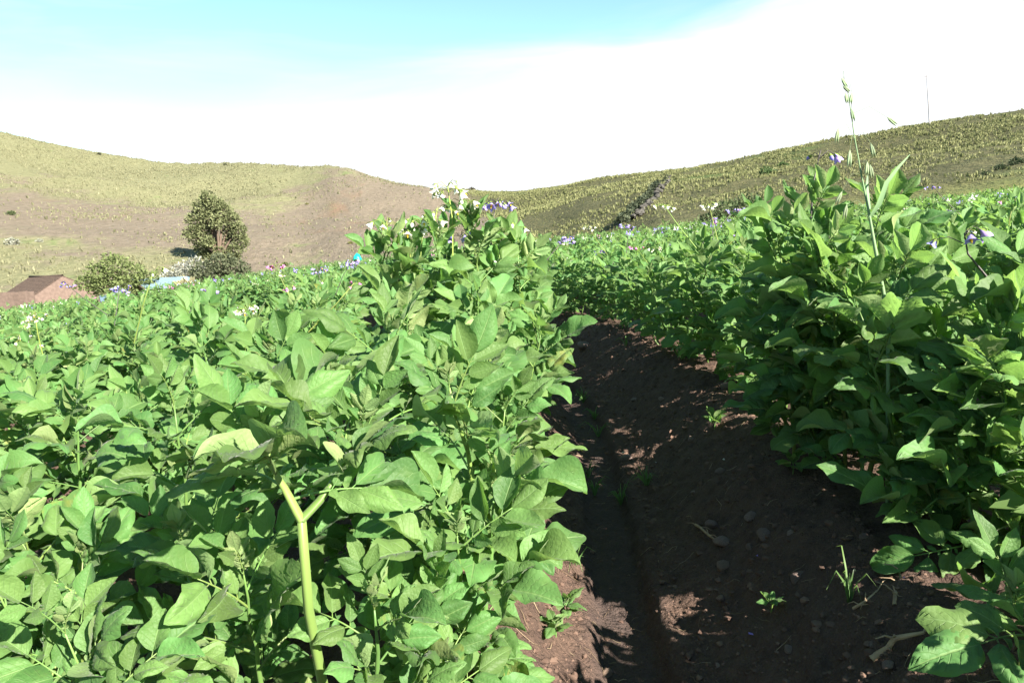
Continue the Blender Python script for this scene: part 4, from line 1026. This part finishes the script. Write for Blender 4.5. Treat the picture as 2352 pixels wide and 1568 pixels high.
c7 = lambda x, y: ((1300 + x * 700 / 1808) * .919, (1100 + y * 607 / 1568) * .919)
c6 = lambda x, y: ((1300 + x * .4145) * .919, (750 + y * .4145) * .919)
ST = [(*c6(385, 290), 40, 'broad stone at the far end of the furrow'), (*c6(1250, 525), 36, 'reddish stone under the leaves of the right row'), (*c6(1030, 840), 24, 'small pointed stone on the upper right bank'),
      (*c6(630, 960), 34, 'flat stone in the trench beside a white petal'), (*c6(1200, 1030), 26, 'grey stone halfway down the right bank'), (*c7(1310, 830), 46, 'egg shaped pale stone on the right edge of the trench'),
      (*c7(1215, 1180), 28, 'upright pale stone in the lower trench'), (*c7(1490, 495), 34, 'triangular grey stone on the right bank'), (*c7(1575, 625), 44, 'large blocky brown stone on the right bank'),
      (*c7(1300, 655), 44, 'flat dark stone beside a twig'), (*c7(1235, 550), 30, 'low grey stone above the twig'), (*c7(1790, 890), 40, 'rounded stone in deep shade right of the trench'), (*c7(545, 1520), 48, 'pale flat topped stone at the bottom on the sunlit bank'),
      (*c7(1290, 1020), 24, 'small brown stone above the upright pale stone'), (*c7(1480, 690), 24, 'stone chip below the flat dark stone'), (*c7(1130, 345), 26, 'stone half buried right of the fine grass tuft'), (*c7(655, 1060), 22, 'small grey stone on the left rim of the trench'),
      (*c7(1745, 610), 30, 'tall narrow stone on the right bank'), (2005, 1480, 34, 'dark stone near the twig at the lower right'), (1990, 1240, 34, 'brown stone under the right row leaves'), (2040, 1530, 30, 'stone at the bottom edge right of the trench'), (*c6(690, 600), 20, 'small stone in the upper furrow left of centre'), (*c6(850, 600), 20, 'small stone in the upper furrow right of centre'), (*c7(1280, 1460), 26, 'stone at the bottom of the dark trench'), (*c7(1730, 1350), 30, 'muddy stone low on the right bank'), (*c7(370, 1290), 26, 'sunlit clay stone on the left bank above the pale one')]
for i, (u, v, px_, lab) in enumerate(ST):
    r = random.Random(800 + i); p = ground_hit(u, v); s_ = px_ * (p - CAM).dot(_f) / 1618 * .56
    o = link('stone', STM[i % 5]); o.location = p + Vector((0, 0, s_ * .12)); o.rotation_euler = (r.uniform(-.3, .3), r.uniform(-.3, .3), r.uniform(0, 6.28)); o.scale = (s_, s_ * r.uniform(.65, .9), s_ * r.uniform(.5, .7))
    if 'pale' in lab or 'sunlit' in lab:
        o.data = STM[i % 5].copy(); o.data.materials.clear(); o.data.materials.append(M_STONEP)
    tag(o, lab, 'stone', 'stones lying in the furrow')
# clods and pebbles
ico = bmesh.new(); bmesh.ops.create_icosphere(ico, subdivisions=1, radius=1); IV = np.array([tuple(v.co) for v in ico.verts]); IF = np.array([[v.index for v in f.verts] for f in ico.faces]); ico.free()
r2 = np.random.default_rng(8); VV = []; LVs = []; off = 0; RNn = []
for k in range(15000):
    y = .9 + 6 * r2.random() ** 1.9; e = r2.uniform(-.42, .60); x = e + TR + float(bend(y))
    if abs(e) < .11 and r2.random() < .75: continue
    s_ = .0016 + .011 * r2.random() ** 9 + .0012 * y * r2.random()
    d = IV * (1 + r2.uniform(-.42, .36, IV.shape)) * np.array([1, r2.uniform(.6, 1), r2.uniform(.4, .75)]) * s_; a = r2.uniform(0, 6.28)
    d = np.stack([d[:, 0] * np.cos(a) - d[:, 1] * np.sin(a), d[:, 0] * np.sin(a) + d[:, 1] * np.cos(a), d[:, 2]], -1)
    zz = gz(x, y) + 0.010 * 0
    VV.append((d, x, y, s_)); 
gb = BVHTree.FromObject(bpy.data.objects['ground'], bpy.context.evaluated_depsgraph_get())
V3 = []; 
for d, x, y, s_ in VV:
    h = gb.ray_cast(Vector((x, y, 3)), Vector((0, 0, -1)))
    if not h[0]: continue
    V3.append(d + np.array([x, y, h[0].z + s_ * .15])); LVs.append(IF.ravel() + off); off += len(d); RNn.append(np.full(len(d), r2.random()))
me = raw_mesh('pebbles', np.concatenate(V3), np.concatenate(LVs), np.full(len(LVs) * len(IF), 3), None, None, np.concatenate(RNn), [toned('clods', (.075, .047, .037), (.140, .090, .069), rough=.95)], False)
tag(link('pebbles', me), 'crumbly clods and pebbles strewn over the furrow soil', 'pebbles', kind='stuff')
# straw and rootlets
r = random.Random(9); b = MB()
for k in range(520):
    y = .95 + 5 * r.random() ** 1.6; e = r.uniform(-.42, .6); x = e + TR + float(bend(y)); h = gb.ray_cast(Vector((x, y, 3)), Vector((0, 0, -1)))
    if not h[0]: continue
    a = r.uniform(0, 6.28); ln = r.uniform(.01, .045) * (1 if r.random() < .9 else 2); p = h[0] + Vector((0, 0, .003)); pts = [p]
    for q in range(3):
        a += r.uniform(-.6, .6); p2 = pts[-1] + Vector((math.cos(a), math.sin(a), 0)) * ln / 3; hh = gb.ray_cast(Vector((p2.x, p2.y, 3)), Vector((0, 0, -1))); pts.append(Vector((p2.x, p2.y, hh[0].z + r.uniform(.001, .008))) if hh[0] else p2)
    w_ = r.uniform(.0004, .0010); b.add(*tube(pts, [w_, w_ * 1.1, w_, w_ * .5], 3, False), rn=r.random())
tag(link('straw', b.mesh('straw', [toned('straw', (.13, .09, .055), (.32, .25, .165), rough=.8)])), 'bits of dry straw and rootlets scattered on the soil', 'straw', kind='stuff')
# twigs, fallen petals, seedlings
def twig(u0, v0, u1, v1, rad, lab, seed):
    r = random.Random(seed); A_, B_ = ground_hit(u0, v0), ground_hit(u1, v1); o = empty('twig', A_); b = MB(); d_ = B_ - A_
    pts = [Vector((0, 0, rad))] + [d_ * q + Vector((r.uniform(-.01, .01), r.uniform(-.01, .01), rad + r.uniform(0, .012))) for q in (.3, .6, 1)]
    b.add(*tube(pts, [rad, rad * .9, rad * .8, rad * .4], 6))
    link('main_stem', b.mesh('main_stem', [M_TWIG]), o)
    for q in range(5):
        s_ = pts[1 + q % 3]; b = MB(); e_ = s_ + Vector((r.uniform(-.04, .04), r.uniform(-.04, .04), r.uniform(.0, .012))); b.add(*tube([s_, s_.lerp(e_, .5) + Vector((0, 0, .006)), e_], [rad * .4, rad * .3, rad * .1], 5, False)); link('side_root', b.mesh('side_root', [M_TWIG]), o)
    tag(o, lab, 'twig')
M_TWIG = simple('dry_stalk', (.34, .25, .16), .85, .3, 40, (.22, .15, .10))
twig(1598, 1208, 1655, 1255, .005, 'forked dry root lying on the right bank below the fine grass', 1)
twig(2000, 1520, 2115, 1465, .007, 'thick dry stalk lying at the bottom right on dark soil', 2)
twig(2055, 1395, 2080, 1320, .005, 'bent yellowish stalk right of the long bladed grass', 3)
twig(1960, 1400, 2010, 1372, .0035, 'pale dry stem lying across the long bladed grass tuft', 4)
twig(1278, 1040, 1368, 1065, .002, 'thin curved rootlet on the shaded left bank', 5)
for i, (u, v, c, lab) in enumerate(((*c6(620, 925), M_WHITE, 'white fallen petal in the trench above the flat stone'), (*c6(1228, 970), M_WHITE, 'pale fallen petal halfway down the right bank'), (*c6(820, 985), M_WHITE, 'tiny white petal right of the flat trench stone'), (*c6(805, 362), M_WHITE, 'white fallen petal far up the furrow'),
                                   (*c7(1487, 1262), M_VIOLET, 'violet fallen petal low on the right bank'), (*c7(1535, 757), M_VIOLET, 'violet fallen petal below the blocky brown stone'), (2080, 1337, M_VIOLET, 'violet fallen petal under the right row leaves'), (*c7(910, 1435), M_STRAWP, 'straw coloured flake at the bottom of the trench') if False else (*c7(1202, 1300), M_VIOLET, 'tiny violet petal in the lowest part of the trench'))):
    p = ground_hit(u, v); b = MB(); s_ = .0075 if 'tiny' not in lab else .0045
    b.add([(-s_, 0, .001), (-s_ * .2, -s_ * .6, .002), (s_ * 1.1, -s_ * .1, .007), (s_ * .2, s_ * .7, .003), (0, 0, .0005)], [(0, 1, 4), (1, 2, 4), (2, 3, 4), (3, 0, 4)]); o = link('fallen_petal', b.mesh('fallen_petal', [c])); o.location = p + Vector((0, 0, .004)); o.rotation_euler = (0, .3, i * 1.3); tag(o, lab, 'petal', 'fallen petals on the soil')
def seedling(u, v, sz, lab, seed, n=6):
    r = random.Random(seed); p = ground_hit(u, v); root = empty('seedling', p); b = MB(); b.add(*tube([(0, 0, -.01), (.004, 0, sz * .5), (0, .003, sz)], [.002, .0018, .001], 5)); link('stem', b.mesh('stem', [M_STEM]), root)
    for k in range(n):
        a = k * 2.4; th = R(r.uniform(35, 85)); d_ = Vector((math.sin(th) * math.cos(a), math.sin(th) * math.sin(a), math.cos(th))); z = sz * (.4 + .6 * k / n)
        link('leaf', ME_LEAFLET[r.randrange(14)], root, basis(d_, (0, 0, 1), Vector((0, 0, z)) + d_ * .006, sz * r.uniform(.7, 1.1) / LS))
    tag(root, lab, 'seedling', 'small weed seedlings on the soil')
seedling(1770, 1405, .035, 'small bluish green seedling alone on the dark right bank', 1)
seedling(1300, 1420, .055, 'sunlit leafy seedling on the left bank above the pale stone', 2, 11)
seedling(1275, 1470, .05, 'sunlit leafy seedling nearest the spilling potato leaves', 3, 11)
seedling(1640, 990, .06, 'leafy seedling at the foot of the right row beside the furrow', 4, 10)
seedling(1820, 1090, .05, 'shaded round leaved seedling under the right row overhang', 5, 9)
seedling(340, 1300, .05, 'shaded seedling on the dark gap between the left rows', 6, 8)
seedling(2035, 1300, .022, 'single tiny leaf seedling on the right bank soil', 7, 3)
